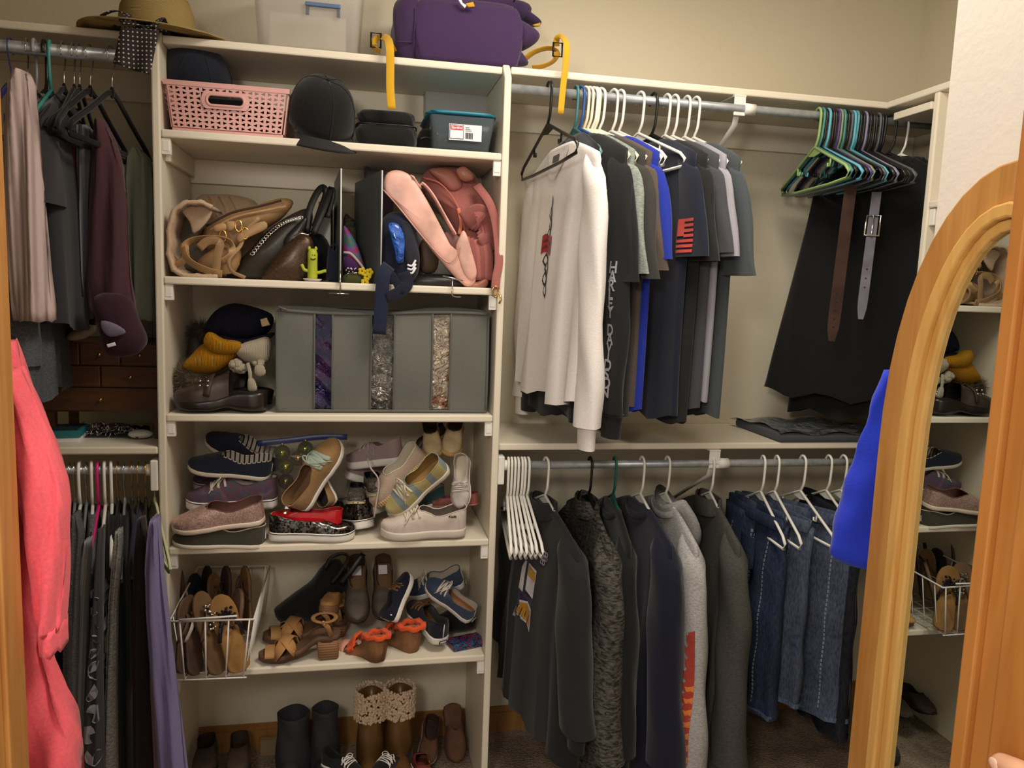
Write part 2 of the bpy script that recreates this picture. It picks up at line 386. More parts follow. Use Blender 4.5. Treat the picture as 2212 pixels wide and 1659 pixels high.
MB().add([(0.004, y, z) for y, z in G], [tuple(range(len(G)))]).build('glass', mat('plastic', (214, 222, 218), 0.0, metal=1.0), mir, False)
B_ = frame_loop(.192, .004, 0)
MB().add([(0.0235, y, z) for y, z in B_], [tuple(range(len(B_)))]).build('backing_board', mat('wood', (120, 90, 60), .7, col2=(140, 105, 70)), mir, False)
# ============================================================ hangers and hanging clothes
def project(P):
    d = Vector(P)-CAM; w = d.dot(fwd); return (IW/2+FPX*d.dot(RGT)/w, IH/2-FPX*d.dot(UPV)/w)
def head_for(hook, W, drop, px, front=True):
    best = None
    for k in range(-175, -5) if front else range(5, 175):
        a = math.radians(k); P = hook+Vector((math.cos(a)*W, math.sin(a)*W, -drop)); e = abs(project(P)[0]-px)
        if best is None or e < best[0]: best = (e, a)
    return best[1]
_HM = {}
def hanger_mesh(kind):
    if kind in _HM: return _HM[kind]
    H = MB(); F = MB(); E = None
    if kind == 'tube':      # round plastic hanger
        hook = [(-.0175, 0, -.010), (-.0185, 0, .004), (-.010, 0, .0175), (.004, 0, .0195), (.0165, 0, .010), (.0195, 0, -.010), (.017, 0, -.045), (.013, 0, -.066), (.0, 0, -.086)]
        H.tube(hook, .0038, 7, smooth=4)
        tri = [(0, 0, -.086), (-.10, 0, -.128), (-.185, 0, -.163), (-.203, 0, -.178), (-.196, 0, -.196), (-.10, 0, -.200), (.10, 0, -.200), (.196, 0, -.196), (.203, 0, -.178), (.185, 0, -.163), (.10, 0, -.128)]
        F.tube(tri, .0042, 7, closed=True)
        for s in (-1, 1): F.tube([(s*.10, 0, -.128), (s*.098, 0, -.150), (s*.085, 0, -.152), (s*.084, 0, -.142)], .003, 6)
        F.add([(0, -.0012, -.088), (-.04, -.0012, -.106), (0, -.0012, -.112), (.04, -.0012, -.106), (0, .0012, -.088), (-.04, .0012, -.106), (0, .0012, -.112), (.04, .0012, -.106)], [(0, 1, 2, 3), (7, 6, 5, 4)])
    elif kind == 'velvet':  # flat flocked hanger with wire hook
        hook = [(-.0185, 0, -.012), (-.020, 0, .004), (-.010, 0, .0185), (.004, 0, .0205), (.0175, 0, .010), (.0195, 0, -.008), (.010, 0, -.035), (.002, 0, -.050), (0, 0, -.085)]
        H.tube(hook, .0016, 6, smooth=4)
        out = [(0, 0, -.080), (-.03, 0, -.092), (-.10, 0, -.135), (-.19, 0, -.185), (-.212, 0, -.205), (-.20, 0, -.212), (0, 0, -.212), (.20, 0, -.212), (.212, 0, -.205), (.19, 0, -.185), (.10, 0, -.135), (.03, 0, -.092)]
        F.tube(out, 0, 8, closed=True, flat=(.006, .012), up=(0, 0, 1))
        F.ball((0, 0, -.082), .010, .0045, .014, 8, 6)
    elif kind == 'clip':    # skirt and trouser hanger with two clips
        hook = [(-.0175, 0, -.010), (-.0185, 0, .004), (-.010, 0, .0175), (.004, 0, .0195), (.0165, 0, .010), (.0195, 0, -.010), (.016, 0, -.045), (.012, 0, -.062), (.0, 0, -.078)]
        H.tube(hook, .0034, 7, smooth=4)
        F.tube([(-.19, 0, -.130), (-.10, 0, -.112), (0, 0, -.080), (.10, 0, -.112), (.19, 0, -.130)], .0042, 7)
    for nm, b in (('hook', H), ('frame', F)):
        me = bpy.data.meshes.new(nm); me.from_pydata(b.v, [], b.f); me.update(); me.polygons.foreach_set('use_smooth', [True]*len(me.polygons))
        _HM.setdefault(kind, []).append(me)
    return _HM[kind]
def hanger(label, hookp, ang, m, kind='tube', hm=None, group=None, tilt=0.0, sc=1.0, name='clothes_hanger'):
    t = thing(name, label, 'hanger', hookp, (tilt, 0, ang), group)
    t.scale = (sc, 1, 1)
    for nm, me, mm in zip(('hook', 'frame'), hanger_mesh(kind), (hm or m, m)):
        me2 = me.copy() if (me.materials and me.materials[0] is not mm) else me
        if not me2.materials: me2.materials.append(mm)
        elif me2.materials[0] is not mm: me2.materials[0] = mm
        o = bpy.data.objects.new(nm, me2); COL.objects.link(o); o.parent = t
    return t
def body_mesh(L, W, hemW, th, amp, seed, ztop=-.088, sh=.085, nw=.06, rows=26, M=44, hemth=None, kx=1.0, chest=.965):
    rnd = random.Random(seed); ph = [rnd.uniform(0, 6.28) for _ in range(4)]; hemth = hemth or th*1.25
    ks = [2*PI/.105*rnd.uniform(.8, 1.25)*kx, 2*PI/.062*rnd.uniform(.8, 1.2)*kx]
    R = []
    for j in range(rows+1):
        t = (j/rows)**1.35; z = ztop - t*(L+ztop)
        d = ztop - z
        if d < sh: s = d/sh; hw = nw+(W-nw)*(s**.85); tt = .010+(.017-.010)*s
        else:
            s = (d-sh)/max(L+ztop-sh, .01); hw = W*(chest+(1-chest)*max(0, 1-s*6)) + (hemW-W*chest)*s
            tt = .017+(th-.017)*min(1, s*2.2)+(hemth-th)*s
        A = amp*max(0, (d-sh*.7)/(L-sh))**.8
        ring = []
        for i in range(M):
            a = 2*PI*i/M; c = math.cos(a); sn = math.sin(a)
            x = hw*math.copysign(abs(c)**.75, c); y = tt*math.copysign(abs(sn)**.75, sn)
            fo = A*(math.sin(ks[0]*x+ph[0]+.8*math.sin(z*4+ph[2]))+.45*math.sin(ks[1]*x+ph[1]+z*2.0))
            ring.append(Vector((x+A*.4*math.sin(z*9+ph[3])*c, y+fo*(1-.5*abs(c)**6), z-(.012*math.sin(ks[0]*x*.5+ph[1]) if j == rows else 0))))
        R.append(ring)
    return MB().rings(R, True, False)
def sleeve_mesh(sx, W, L, r0, r1, th, seed, out=.02, bend=.0, z0=-.150, n=18, M=20, x0=None):
    rnd = random.Random(seed); p = rnd.uniform(0, 6.28); R = []
    xs = (W-.045) if x0 is None else x0
    for j in range(n+1):
        t = j/n; z = z0 - t*(L+z0)
        cx = xs+out*min(1, t*3)**.8+bend*t*t
        rx = r0+(r1-r0)*t; ry = th*(0.75+.25*t)
        if j == 0: rx *= .75; ry *= .5
        w = .0016*math.sin(z*30+p)*min(1, t*4)+.0022*math.sin(z*11+p)*min(1, t*3)
        R.append([Vector((sx*(cx+rx*math.cos(2*PI*i/M))+w, ry*math.sin(2*PI*i/M)+w*.8+.003*math.sin(3*2*PI*i/M+z*20), z+.03*max(0, 1-t*5)*(-math.cos(2*PI*i/M)))) for i in range(M)])
    return MB().rings(R, True, False)
GARM = {}
def garment(name, label, cat, hookp, ang, m, L=.68, W=.215, hemW=None, th=.024, amp=.010, sleeve='short', sl=None, seed=1,
            collar=None, cuffm=None, group=None, hood=False, sr=None, bend=.022, lbend=.012, ztop=-.088, tilt=0.0, hemband=None, collar_r=.072, **kw):
    t = thing(name, label, cat, hookp, (tilt, 0, ang), group)
    hemW = hemW or W*.96
    body_mesh(L, W, hemW, th, amp, seed, ztop, **kw).build('body', m, t)
    if sleeve == 'short':
        for s in (-1, 1):
            sleeve_mesh(s, W, sl or .36, *(sr or (.055, .078)), th*1.05, seed+s, out=.020, bend=bend).build('sleeve', m, t)
    elif sleeve == 'long':
        ls = sl or .70
        for s in (-1, 1):
            so = sleeve_mesh(s, W, ls-.055, *(sr or (.062, .046)), th*1.15, seed+s, out=.030, bend=lbend).build('sleeve', m, t)
            xs = W-.045+.030+lbend
            R = [[Vector((s*(xs+rx*math.cos(2*PI*i/16)), ry*math.sin(2*PI*i/16), z)) for i in range(16)] for z, rx, ry in ((-(ls-.062), .044, .024), (-(ls-.05), .036, .020), (-ls, .034, .019))]
            MB().rings(R, False, False).build('cuff', cuffm or m, so)
    if collar is not None:
        pts = [(collar_r*math.cos(a), .020*math.sin(a)-.004, ztop-.020+.012*abs(math.cos(a))**2-.012*(math.sin(a) < 0)*abs(math.sin(a))) for a in (2*PI*i/16 for i in range(16))]
        MB().tube(pts, 0, 8, closed=True, flat=(.018, .0045), up=(0, 1, 0)).build('collar', collar, t)
    if hood:
        R = []
        for i in range(9):
            a = i/8; R.append([Vector(((.085+.02*math.sin(a*PI))*math.cos(b)*(1-.25*a), .015+.050*math.sin(a*PI*.8)+(.035)*math.sin(b), -.078-.17*a+.02*math.cos(b*2))) for b in (2*PI*q/18 for q in range(18))])
        MB().rings(R, True, True).build('hood', m, t)
    if hemband:
        pass
    GARM[label] = t
    return t
def on_rod(px, py, y, z): p = U(px, py, y); return Vector((p.x, y, z))
def drop_for(px, py, hookp, ang, W): # length from rod down to the pixel, at the front edge's depth
    y = hookp.y+math.sin(ang)*W; return hookp.z-U(px, py, y).z
def fab(c, s=1.0, b=.25): return mat('fabric', c, .9, s, b)
rz = lambda px: 191+(px-1109)*(82/886.0)
# ---- upper right rod: shirts, left to right
UPH = [ # name, label, hook px, tip px, hem py, hem px, sleeve, sleeve-end py, material, hanger material, hanger label
 ('white_shirt', 'white long sleeve shirt with winged cross print, first on the upper rod', 1216, 1294, 872, 1240, 'long', 968, fab((232, 226, 222)), 'black', .268),
 ('navy_shirt', 'navy tee tucked behind the white long sleeve shirt', 1244, 1294, 905, 1235, 'short', 600, fab((24, 27, 40)), 'teal', .21),
 ('black_shirt', 'black long sleeve shirt with white lettering down its sleeve', 1254, 1352, 925, 1300, 'long', 945, fab((30, 30, 32)), 'blue', .22),
 ('black_tee', 'black tee with a white tag, right of the lettered sleeve', 1264, 1356, 880, 1340, 'short', 610, fab((27, 28, 33)), 'cream', .21),
 ('sage_tee', 'thin grey green tee squeezed between dark tees', 1272, 1372, 870, 1350, 'short', 592, mat('heather', (118, 126, 120), .9, col2=(146, 152, 144)), 'cream', .205),
 ('charcoal_tee', 'charcoal tee left of the brown tee', 1281, 1394, 890, 1370, 'short', 603, fab((58, 56, 54)), 'white', .21),
 ('brown_tee', 'dull brown tee left of the bright blue tee', 1297, 1408, 884, 1380, 'short', 585, fab((86, 74, 66)), 'white', .205),
 ('blue_tee', 'bright royal blue tee in the row of shirts', 1325, 1424, 886, 1400, 'short', 562, fab((34, 50, 150)), 'white', .205),
 ('navy_tee', 'navy tee with a red striped flag on the sleeve', 1412, 1505, 905, 1480, 'short', 556, fab((26, 31, 46)), 'black', .225),
 ('black_tee', 'plain black tee right of the flag sleeve', 1440, 1528, 912, 1490, 'short', 566, fab((32, 32, 33)), 'white', .22),
 ('grey_tee', 'dark grey tee left of the pale grey tee', 1457, 1552, 880, 1510, 'short', 548, fab((66, 66, 72)), 'white', .215),
 ('pale_grey_tee', 'pale lilac grey tee near the right end of the shirts', 1483, 1570, 868, 1550, 'short', 556, fab((146, 144, 154)), 'white', .215),
 ('slate_tee', 'slate grey tee, last of the shirts beside the bare wall', 1503, 1600, 903, 1560, 'short', 596, fab((66, 72, 76)), 'white', .215),
]
HMAT = {'black': BPL, 'teal': mat('plastic', (62, 118, 122), .35), 'blue': mat('plastic', (44, 84, 150), .35), 'cream': mat('plastic', (236, 228, 200), .35),
        'white': WPL, 'green': mat('plastic', (16, 92, 80), .35)}
TEE = {}
for i, (nm, lab, hp, tp, hy, hx, sv, sy, m_, hk, W) in enumerate(UPH):
    P = on_rod(hp, rz(hp), RUY, RUZ)
    a = head_for(P, W, .16, tp)
    L = drop_for(hx, hy, P, a, W*.8); S = drop_for(tp, sy, P, a, W)
    if nm == 'white_shirt': Ph = P.copy()
    amp = .020 if nm == 'white_shirt' else .006
    Pg = P.copy()
    if nm == 'white_shirt': Pg.z -= .050; Pg += Vector((math.cos(a), math.sin(a), 0))*.012; P = P+Vector((math.sin(a), -math.cos(a), 0))*.044+Vector((math.cos(a), math.sin(a), 0))*.018
    else: Pg.z -= .022; L -= .022; S -= .022
    TEE[lab] = garment(nm, lab, 'shirt', Pg, a, m_, L-(.050 if nm == 'white_shirt' else 0), W, W*.93, (.026 if nm == 'white_shirt' else .017), amp, sv, S-(.050 if nm == 'white_shirt' else 0), 11+i, collar=m_ if i else None, group='shirts on the upper rod',
                        hemth=.05 if nm == 'white_shirt' else None, sr=None if sv == 'long' else (.052, .074), nw=.078 if i else .085, sh=.056, bend=.03 if i < 12 else .05)
    hl = {'black': 'black', 'teal': 'teal', 'blue': 'blue', 'cream': 'cream', 'white': 'white', 'green': 'green'}[hk]
    hanger('%s plastic hanger inside the %s' % (hl, lab.split(',')[0]) if i else 'black plastic hanger poking out above the white long sleeve shirt', P, a+(0.05 if i else -.04), HMAT[hk], group='hangers holding the shirts', sc=1.0 if i else 1.25)
# empty white hangers between the shirts
for k, (hp, tp, lab) in enumerate(((1340, 1436, 'white hanger with no shirt, just left of the flag tee'), (1383, 1478, 'empty white hanger whose end hangs over the navy flag tee'), (1287, 1392, 'ivory hanger behind the charcoal tee'))):
    P = on_rod(hp, rz(hp), RUY, RUZ); hanger(lab, P, head_for(P, .2, .17, tp), WPL if k < 2 else HMAT['cream'], group='bare hangers among the shirts')
# ---- prints on the shirts
def stuck(parent, builder, name, m): return builder.build(name, m, parent, False)
W_ = TEE[UPH[0][1]]
def text_mesh(txt, size, ext=.0006):
    cu = bpy.data.curves.new('txt', 'FONT'); cu.body = txt; cu.size = size; cu.extrude = ext; cu.offset = size*.022; cu.align_x = 'CENTER'; cu.align_y = 'CENTER'
    o = bpy.data.objects.new('txt', cu); COL.objects.link(o); dg = bpy.context.evaluated_depsgraph_get()
    me = bpy.data.meshes.new_from_object(o.evaluated_get(dg)); bpy.data.objects.remove(o); bpy.data.curves.remove(cu)
    return me
def text_part(txt, size, m, parent, M, name='lettering'):
    me = text_mesh(txt, size); me.transform(M); me.materials.append(m)
    o = bpy.data.objects.new(name, me); COL.objects.link(o); o.parent = parent; return o
def snap(parent, o, src_names=('body', 'sleeve'), sgn=-1, off=.0022):
    """lay a flat print onto the cloth of its garment along the garment's local y"""
    from mathutils.bvhtree import BVHTree
    tr = [BVHTree.FromPolygons([v.co.copy() for v in c.data.vertices], [tuple(p.vertices) for p in c.data.polygons]) for c in parent.children if c.name.split('.')[0] in src_names]
    me = o.data
    for v in me.vertices:
        best = None
        for b in tr:
            h = b.ray_cast(Vector((v.co.x, sgn*.3, v.co.z)), Vector((0, -sgn, 0)))
            if h[0] is not None and (best is None or sgn*h[0].y > sgn*best): best = h[0].y
        if best is not None: v.co.y = best+sgn*(off+abs(v.co.y) if abs(v.co.y) < .01 else off)
    return o
def to_xz(x, z, sx=1): return Matrix(((sx, 0, 0, x), (0, 0, -1, 0), (0, 1, 0, z), (0, 0, 0, 1)))
def plate(poly, m, parent, name='print', n=1):
    b = MB(); b.add([(x, 0, z) for x, z in poly], [tuple(range(len(poly)))]); o = b.build(name, m, parent, False); return o
def gridplate(x0, x1, z0, z1, m, parent, name='print', nu=6, nv=6, fn=None):
    b = MB(); b.grid(lambda u, v: (x0+(x1-x0)*u+(fn(u, v)[0] if fn else 0), 0, z0+(z1-z0)*v+(fn(u, v)[1] if fn else 0)), nu, nv); return b.build(name, m, parent, False)
RED = mat('fabric', (150, 24, 30), .8); REDO = mat('fabric', (214, 74, 62), .8); PBLK = mat('fabric', (34, 26, 28), .8); PWHT = mat('fabric', (232, 230, 236), .8)
# cross print: wing blades above and below a red ribbon, on the white shirt
def strip_print(parent, x0, z0, x1, z1, w0, w1, m, name, sgn=-1):
    b = MB(); n = 10
    for i in range(n):
        t = i/n; t2 = (i+.9)/n
        xa = x0+(x1-x0)*t; za = z0+(z1-z0)*t; xb = x0+(x1-x0)*t2; zb = z0+(z1-z0)*t2
        wa = w0+(w1-w0)*t; wb = w0+(w1-w0)*t2; wm = max(wa, wb)*1.0
        b.add([(xa, 0, za), (xa-wm, 0, (za+zb)/2), (xb, 0, zb), (xa+wm, 0, (za+zb)/2)], [(0, 1, 2, 3)])
    return snap(parent, b.build(name, m, parent, False), sgn=sgn)
snap(W_, gridplate(-.034, .038, -.366, -.318, RED, W_, 'ribbon_print', 5, 4, lambda u, v: (0, .006*math.sin(u*6))))
for dz in (-.009, .007): snap(W_, gridplate(-.026, .030, -.342+dz-.0025, -.342+dz+.0025, mat('fabric', (84, 20, 24), .8), W_, 'ribbon_mark', 10, 1, lambda u, v: (0, .006*math.sin(u*6))), off=.0032)
b = MB()
for sg in (-1, 1):
    b.grid(lambda u, v: (sg*(.082*(1-u**1.5)+.010*(v-.5)*2), 0, -.096-.075*u**.8-.004*v), 14, 2)
snap(W_, b.build('v_neck_band', mat('fabric', (222, 216, 212), .9), W_), off=.0035)
snap(W_, gridplate(-.025, .025, -.128, -.110, mat('fabric', (58, 54, 56), .8), W_, 'neck_label', 3, 2))
def to_sleeve(t, o):
    o.parent = [c for c in t.children if c.name.split('.')[0] == 'sleeve'][-1]
# lettering down the black sleeve
BK = TEE[UPH[2][1]]
xs = .22-.045+.03+.004
for k, ch in enumerate('HARLEY DAVIDSON'):
    if ch == ' ': continue
    o = text_part(ch, .040, PWHT, BK, to_xz(xs+.008, -.43-k*.0218), 'sleeve_letter'); snap(BK, o, ('sleeve',)); to_sleeve(BK, o)
# red striped flag on the navy sleeve
NV = TEE[UPH[8][1]]
fx = .225-.045+.04; fz = -.335
to_sleeve(NV, snap(NV, gridplate(fx-.034, fx-.004, fz-.010, fz+.032, REDO, NV, 'flag_canton', 3, 3), ('sleeve',)))
for k in range(7):
    z = fz+.028-k*.0125
    to_sleeve(NV, snap(NV, gridplate(fx-.004 if k < 4 else fx-.034, fx+.036, z-.0036, z+.0036, REDO, NV, 'flag_stripe', 8, 1), ('sleeve',)))
bt = TEE[UPH[3][1]]
MB().tube([(.16, -.02, -.22), (.164, -.024, -.245), (.158, -.026, -.27)], 0, 6, flat=(.004, .0006), up=(0, 1, 0)).build('price_tag', PWHT, bt)
# ---- bunch of bare coloured hangers at the right end of the upper rod
cols = {'lime green': (148, 176, 110), 'sea green': (70, 132, 128), 'black': (22, 21, 24), 'sky blue': (96, 178, 200), 'purple': (84, 62, 122), 'lavender': (134, 128, 158), 'aqua': (78, 150, 156), 'dark brown': (38, 28, 26), 'grey': (84, 88, 92), 'olive': (126, 146, 104)}
seq = ['lime green', 'sea green', 'black', 'sky blue', 'dark brown', 'black', 'purple', 'olive', 'sea green', 'black', 'grey', 'sky blue', 'aqua', 'black', 'black', 'lavender', 'black', 'dark brown', 'black', 'grey', 'black', 'black']
ordn = ['first', 'second', 'third', 'fourth', 'fifth', 'sixth', 'seventh', 'eighth', 'ninth', 'tenth', 'eleventh', 'twelfth', 'thirteenth', 'fourteenth', 'fifteenth', 'sixteenth', 'seventeenth', 'eighteenth', 'nineteenth', 'twentieth', 'twenty-first', 'twenty-second']
rr = random.Random(3)
for k, cn in enumerate(seq):
    hp = 1768+k*6.6+rr.uniform(-1.5, 1.5)
    P = on_rod(hp, rz(hp)-2, RUY, RUZ); a = head_for(P, .2, .17, hp+66+k*.6)
    hanger('bare %s hanger, %s from the left in the bunch by the black clothes' % (cn, ordn[k]), P, a+rr.uniform(-.05, .05), mat('plastic', cols[cn], .35), group='bunch of bare hangers on the upper rod', tilt=rr.uniform(-.03, .03), name='bare_hanger')
# ---- black clothes and belts at the right end of the upper rod
BLK = fab((24, 24, 23)); BLK2 = fab((20, 20, 21))
for k, (hp, an, L, nm, lab, W, hw) in enumerate(((1900, -48, .80, 'black_dress', 'flared black dress behind the brown and grey belts', .165, .27), (1925, -62, .86, 'black_coat', 'long black coat next to the right upright panel', .19, .25), (1952, -75, .84, 'black_skirt', 'black garment on the white hanger in the far right corner', .19, .22))):
    P = on_rod(hp, rz(hp), RUY, RUZ); a = math.radians(an)
    garment(nm, lab, 'clothing', P, a, BLK if k % 2 else BLK2, L, W, hw, .03, .006, None, None, 70+k, collar=BLK, group='black clothes at the right end', ztop=-.10, chest=.98)
    hanger('white hanger hook beside the right upright panel' if k == 2 else '%s hanger of the %s' % ('black', lab), P, a, WPL if k == 2 else BPL, group='hangers of the black clothes', sc=.85)
def belt(name, label, p0, p1, w, m, holes, tipm=None, ypush=0):
    t = thing(name, label, 'belt', p0); d = Vector(p1)-Vector(p0); n = 12; L = d.length; dn = d.normalized()
    vw = (Vector(p0)-CAM).normalized(); side = dn.cross(vw).normalized(); nrm = side.cross(dn)
    P = [d*(i/n) for i in range(n+1)]; R = []
    for i, q in enumerate(P):
        ww = w/2 if i < n-1 else (w/2*.92 if i == n-1 else w/2*.5)
        R.append([q-side*ww-nrm*.0015, q+side*ww-nrm*.0015, q+side*ww+nrm*.0015, q-side*ww+nrm*.0015])
    MB().rings(R, True, True).build('strap', m, t, False, bevel=.0008)
    for h in holes:
        MB().tube([d*h+nrm*.0013, d*h+nrm*.0022], .0022, 8).build('hole', BPL, t); MB().tube([d*h-nrm*.0013, d*h-nrm*.0022], .0022, 8).build('hole', BPL, t)
    return t, d, side, nrm
BR = mat('leather', (52, 36, 30), .85, spec=.12); GR = mat('leather', (84, 82, 92), .7, spec=.3)
yb = -.25
belt('leather_belt', 'brown leather belt with round tip hanging on the black clothes', U(1838, 402, -.13), U(1796, 738, yb), .030, BR, [.70, .755, .81, .86, .91])
t, d, sd, nr = belt('leather_belt', 'black and grey belt with silver buckle hanging on the black clothes', U(1894, 415, -.13), U(1859, 690, yb), .024, GR, [.62, .69, .76])
bk = [d*.20+sd*x+nr*-.004 for x in (0,)][0]
pts = [d*.20+sd*.017-nr*.005, d*.20-sd*.017-nr*.005, d*.36-sd*.017-nr*.005, d*.36+sd*.017-nr*.005]
MB().tube(pts, .0026, 8, closed=True).build('buckle', CHROME, t); MB().tube([d*.20-nr*.006, d*.37-nr*.008], .002, 6).build('buckle_tongue', CHROME, t)
# dark storage bag lying on the middle shelf below the black clothes
t = thing('garment_bag', 'folded dark grey garment bag on the middle shelf under the black clothes', 'bag', (1.86, .16, ZLS+.0098))
MB().add([], []).grid(lambda u, v: ((u-.5)*.34+.02*math.sin(v*5), (v-.5)*.28, .028+.006*math.sin(u*14+v*3)+.004*math.sin(v*17)), 20, 14).build('cover', mat('foil', (84, 90, 96), .35, .6), t)
bx((-.17, -.14, 0), (.17, .14, .024)).build('folded_body', fab((70, 74, 80)), t, False, bevel=.008)
# ============================================================ lower right rod
lz = lambda px: 1003
WH = [(1098, 1148), (1105, 1153), (1112, 1158), (1119, 1163), (1127, 1168), (1133, 1174), (1141, 1180)]
for k, (hp, tp) in enumerate(WH):
    P = on_rod(hp, 1003, RLY, RLZ); a = math.radians(-97+k*1.2)
    hanger('bare white hanger, %s from the tower in the lower bunch' % ordn[k], P, a, WPL, group='bunch of bare white hangers', name='bare_hanger')
HG = mat('heather', (38, 36, 34), .95, .55, .5, (92, 88, 82)); LG = mat('heather', (150, 148, 148), .95, 1.2, .3, (180, 177, 175)); CH = mat('heather', (64, 63, 60), .95, 1.4, .25, (78, 77, 73))
LOW = [('fleece_jacket', 'black fleece pullover with gold and white team emblem', 1180, 1252, 1625, 1190, 1600, fab((36, 36, 37)), WPL, .235, .040, 'white', 'jacket'),
       ('heather_jacket', 'dark heather grey knit jacket with open collar', 1275, 1325, 1652, 1310, 1655, HG, BPL, .235, .040, 'black', 'jacket'),
       ('black_jacket', 'plain black jacket on the green hanger', 1328, 1362, 1640, 1350, 1640, fab((24, 24, 25)), HMAT['green'], .22, .030, 'green', 'jacket'),
       ('navy_sweatshirt', 'navy sweatshirt with pale fish print on the chest', 1387, 1452, 1668, 1480, 1668, fab((24, 26, 44)), WPL, .235, .042, 'white', 'sweatshirt'),
       ('grey_sweatshirt', 'light grey hooded sweatshirt with flame printed sleeve', 1442, 1508, 1640, 1500, 1668, LG, WPL, .23, .036, 'white', 'sweatshirt'),
       ('charcoal_sweatshirt', 'charcoal quarter zip sweatshirt left of the jeans', 1538, 1598, 1655, 1600, 1668, CH, WPL, .235, .038, 'white', 'sweatshirt')]
LO = {}
for i, (nm, lab, hp, tp, hy, hx, sy, m_, hm_, W, th, hl, ct) in enumerate(LOW):
    P = on_rod(hp, 1003, RLY, RLZ); a = head_for(P, W, .16, tp)
    L = min(drop_for(hx, hy, P, a, W*.8), .86); S = min(drop_for(tp, sy, P, a, W), .88)
    Pg = P-Vector((0, 0, .024)); L -= .024; S -= .024
    LO[nm] = garment(nm, lab, ct, Pg, a, m_, L, W, W*1.06, th, .012, 'long', S, 40+i, collar=m_, group='tops on the lower rod', hood=(nm == 'grey_sweatshirt'), sr=(.070, .058), collar_r=.082, nw=.075, lbend=.05, sh=.06)
    hanger('%s hanger inside the %s' % (hl, lab), P, a, hm_, group='hangers on the lower rod')
    if nm in ('charcoal_sweatshirt', 'fleece_jacket', 'heather_jacket'):
        pts = [(.070*math.cos(q), .030*math.sin(q)-.004, -.100+.010*math.cos(q)**2) for q in (2*PI*z/18 for z in range(18))]
        MB().tube(pts, 0, 8, closed=True, flat=(.05, .005), up=(0, 1, 0)).build('stand_collar', m_, LO[nm])
# emblem on the black fleece: white horn with gold band, purple face edge, gold braid
FJ = LO['fleece_jacket']; YEL = mat('fabric', (206, 148, 34), .8); PUR = mat('fabric', (50, 30, 74), .8)
def poly_print(parent, pts, m, name, off=.0022, src=('body', 'sleeve')):
    cx = sum(p[0] for p in pts)/len(pts); cz = sum(p[1] for p in pts)/len(pts); b = MB(); n = len(pts); vs = []; 
    for r in (1.0, .66, .33): vs += [(cx+(x-cx)*r, 0, cz+(z-cz)*r) for x, z in pts]
    vs.append((cx, 0, cz)); fs = [(k*n+i, k*n+(i+1) % n, (k+1)*n+(i+1) % n, (k+1)*n+i) for k in range(2) for i in range(n)]+[(2*n+i, 2*n+(i+1) % n, 3*n) for i in range(n)]
    b.add(vs, fs); return snap(parent, b.build(name, m, parent, False), src, -1, off)
for k, (x, z, w, h) in enumerate(((.006, -.232, .007, .040), (.003, -.262, .011, .046), (.008, -.290, .013, .044), (.001, -.312, .012, .034), (-.006, -.382, .016, .040), (.004, -.402, .015, .048), (-.005, -.432, .012, .046), (-.002, -.462, .008, .044))):
    leaf = [(x, z+h/2), (x+w*.7, z+h*.18), (x+w, z-h*.1), (x+w*.5, z-h*.32), (x, z-h/2), (x-w*.5, z-h*.32), (x-w, z-h*.1), (x-w*.7, z+h*.18)]
    poly_print(W_, leaf, PBLK, 'wing_print', .0024); poly_print(W_, [(x+(a-x)*.5, z+(c-z)*.55) for a, c in leaf], mat('fabric', (214, 204, 200), .9), 'wing_highlight', .0034)
E1 = [(-.055, -.285), (-.040, -.262), (-.030, -.262), (-.032, -.30), (-.030, -.352), (-.060, -.350), (-.056, -.318)]
poly_print(FJ, E1, PWHT, 'emblem_horn')
poly_print(FJ, [(-.018, -.262), (.040, -.266), (.040, -.345), (-.018, -.340)], PWHT, 'emblem_horn')
poly_print(FJ, [(-.015, -.268), (.038, -.272), (.038, -.300), (-.015, -.296)], YEL, 'emblem_band', .003)
poly_print(FJ, [(-.048, -.352), (.038, -.346), (.040, -.375), (.0, -.372), (-.030, -.385)], PUR, 'emblem_face')
poly_print(FJ, [(-.105, -.452), (-.085, -.415), (-.040, -.378), (.005, -.366), (.040, -.376), (.044, -.440), (.02, -.425), (-.02, -.428)], PWHT, 'emblem_outline')
poly_print(FJ, [(-.094, -.446), (-.078, -.416), (-.036, -.384), (.004, -.372), (.036, -.382), (.040, -.430), (.02, -.418), (-.02, -.420)], YEL, 'emblem_braid', .003)
for k in range(4):
    x = -.06+k*.025; poly_print(FJ, [(x, -.425), (x+.016, -.392), (x+.019, -.393), (x+.004, -.426)], PBLK, 'braid_line', .0038)
b = MB()
for k in range(5):
    for q in range(2):
        c = (.062+.011*(k % 3), 0, -.205-.014*(k//3)-.012*q); b.tube([(c[0]+.006*math.cos(z), 0, c[2]+.006*math.sin(z)) for z in (2*PI*y/10 for y in range(10))], .0013, 5, closed=True)
snap(FJ, b.build('chest_embroidery', mat('fabric', (190, 176, 200), .8), FJ, False), off=.002)
# fish print
NS = LO['navy_sweatshirt']; PALE = mat('fabric', (150, 158, 170), .8)
for pts in ([(.01, -.18), (.022, -.23), (.04, -.28), (.046, -.33), (.040, -.365), (.038, -.33), (.032, -.285), (.018, -.235)], [(.012, -.245), (.024, -.30), (.02, -.35), (.012, -.37), (.017, -.34), (.018, -.30)],
            [(.0, -.375), (.022, -.362), (.044, -.378), (.026, -.372)], [(.008, -.385), (.022, -.378), (.024, -.41), (.010, -.43), (.004, -.41)], [(.034, -.392), (.044, -.388), (.040, -.404)]):
    poly_print(NS, pts, PALE, 'fish_print')
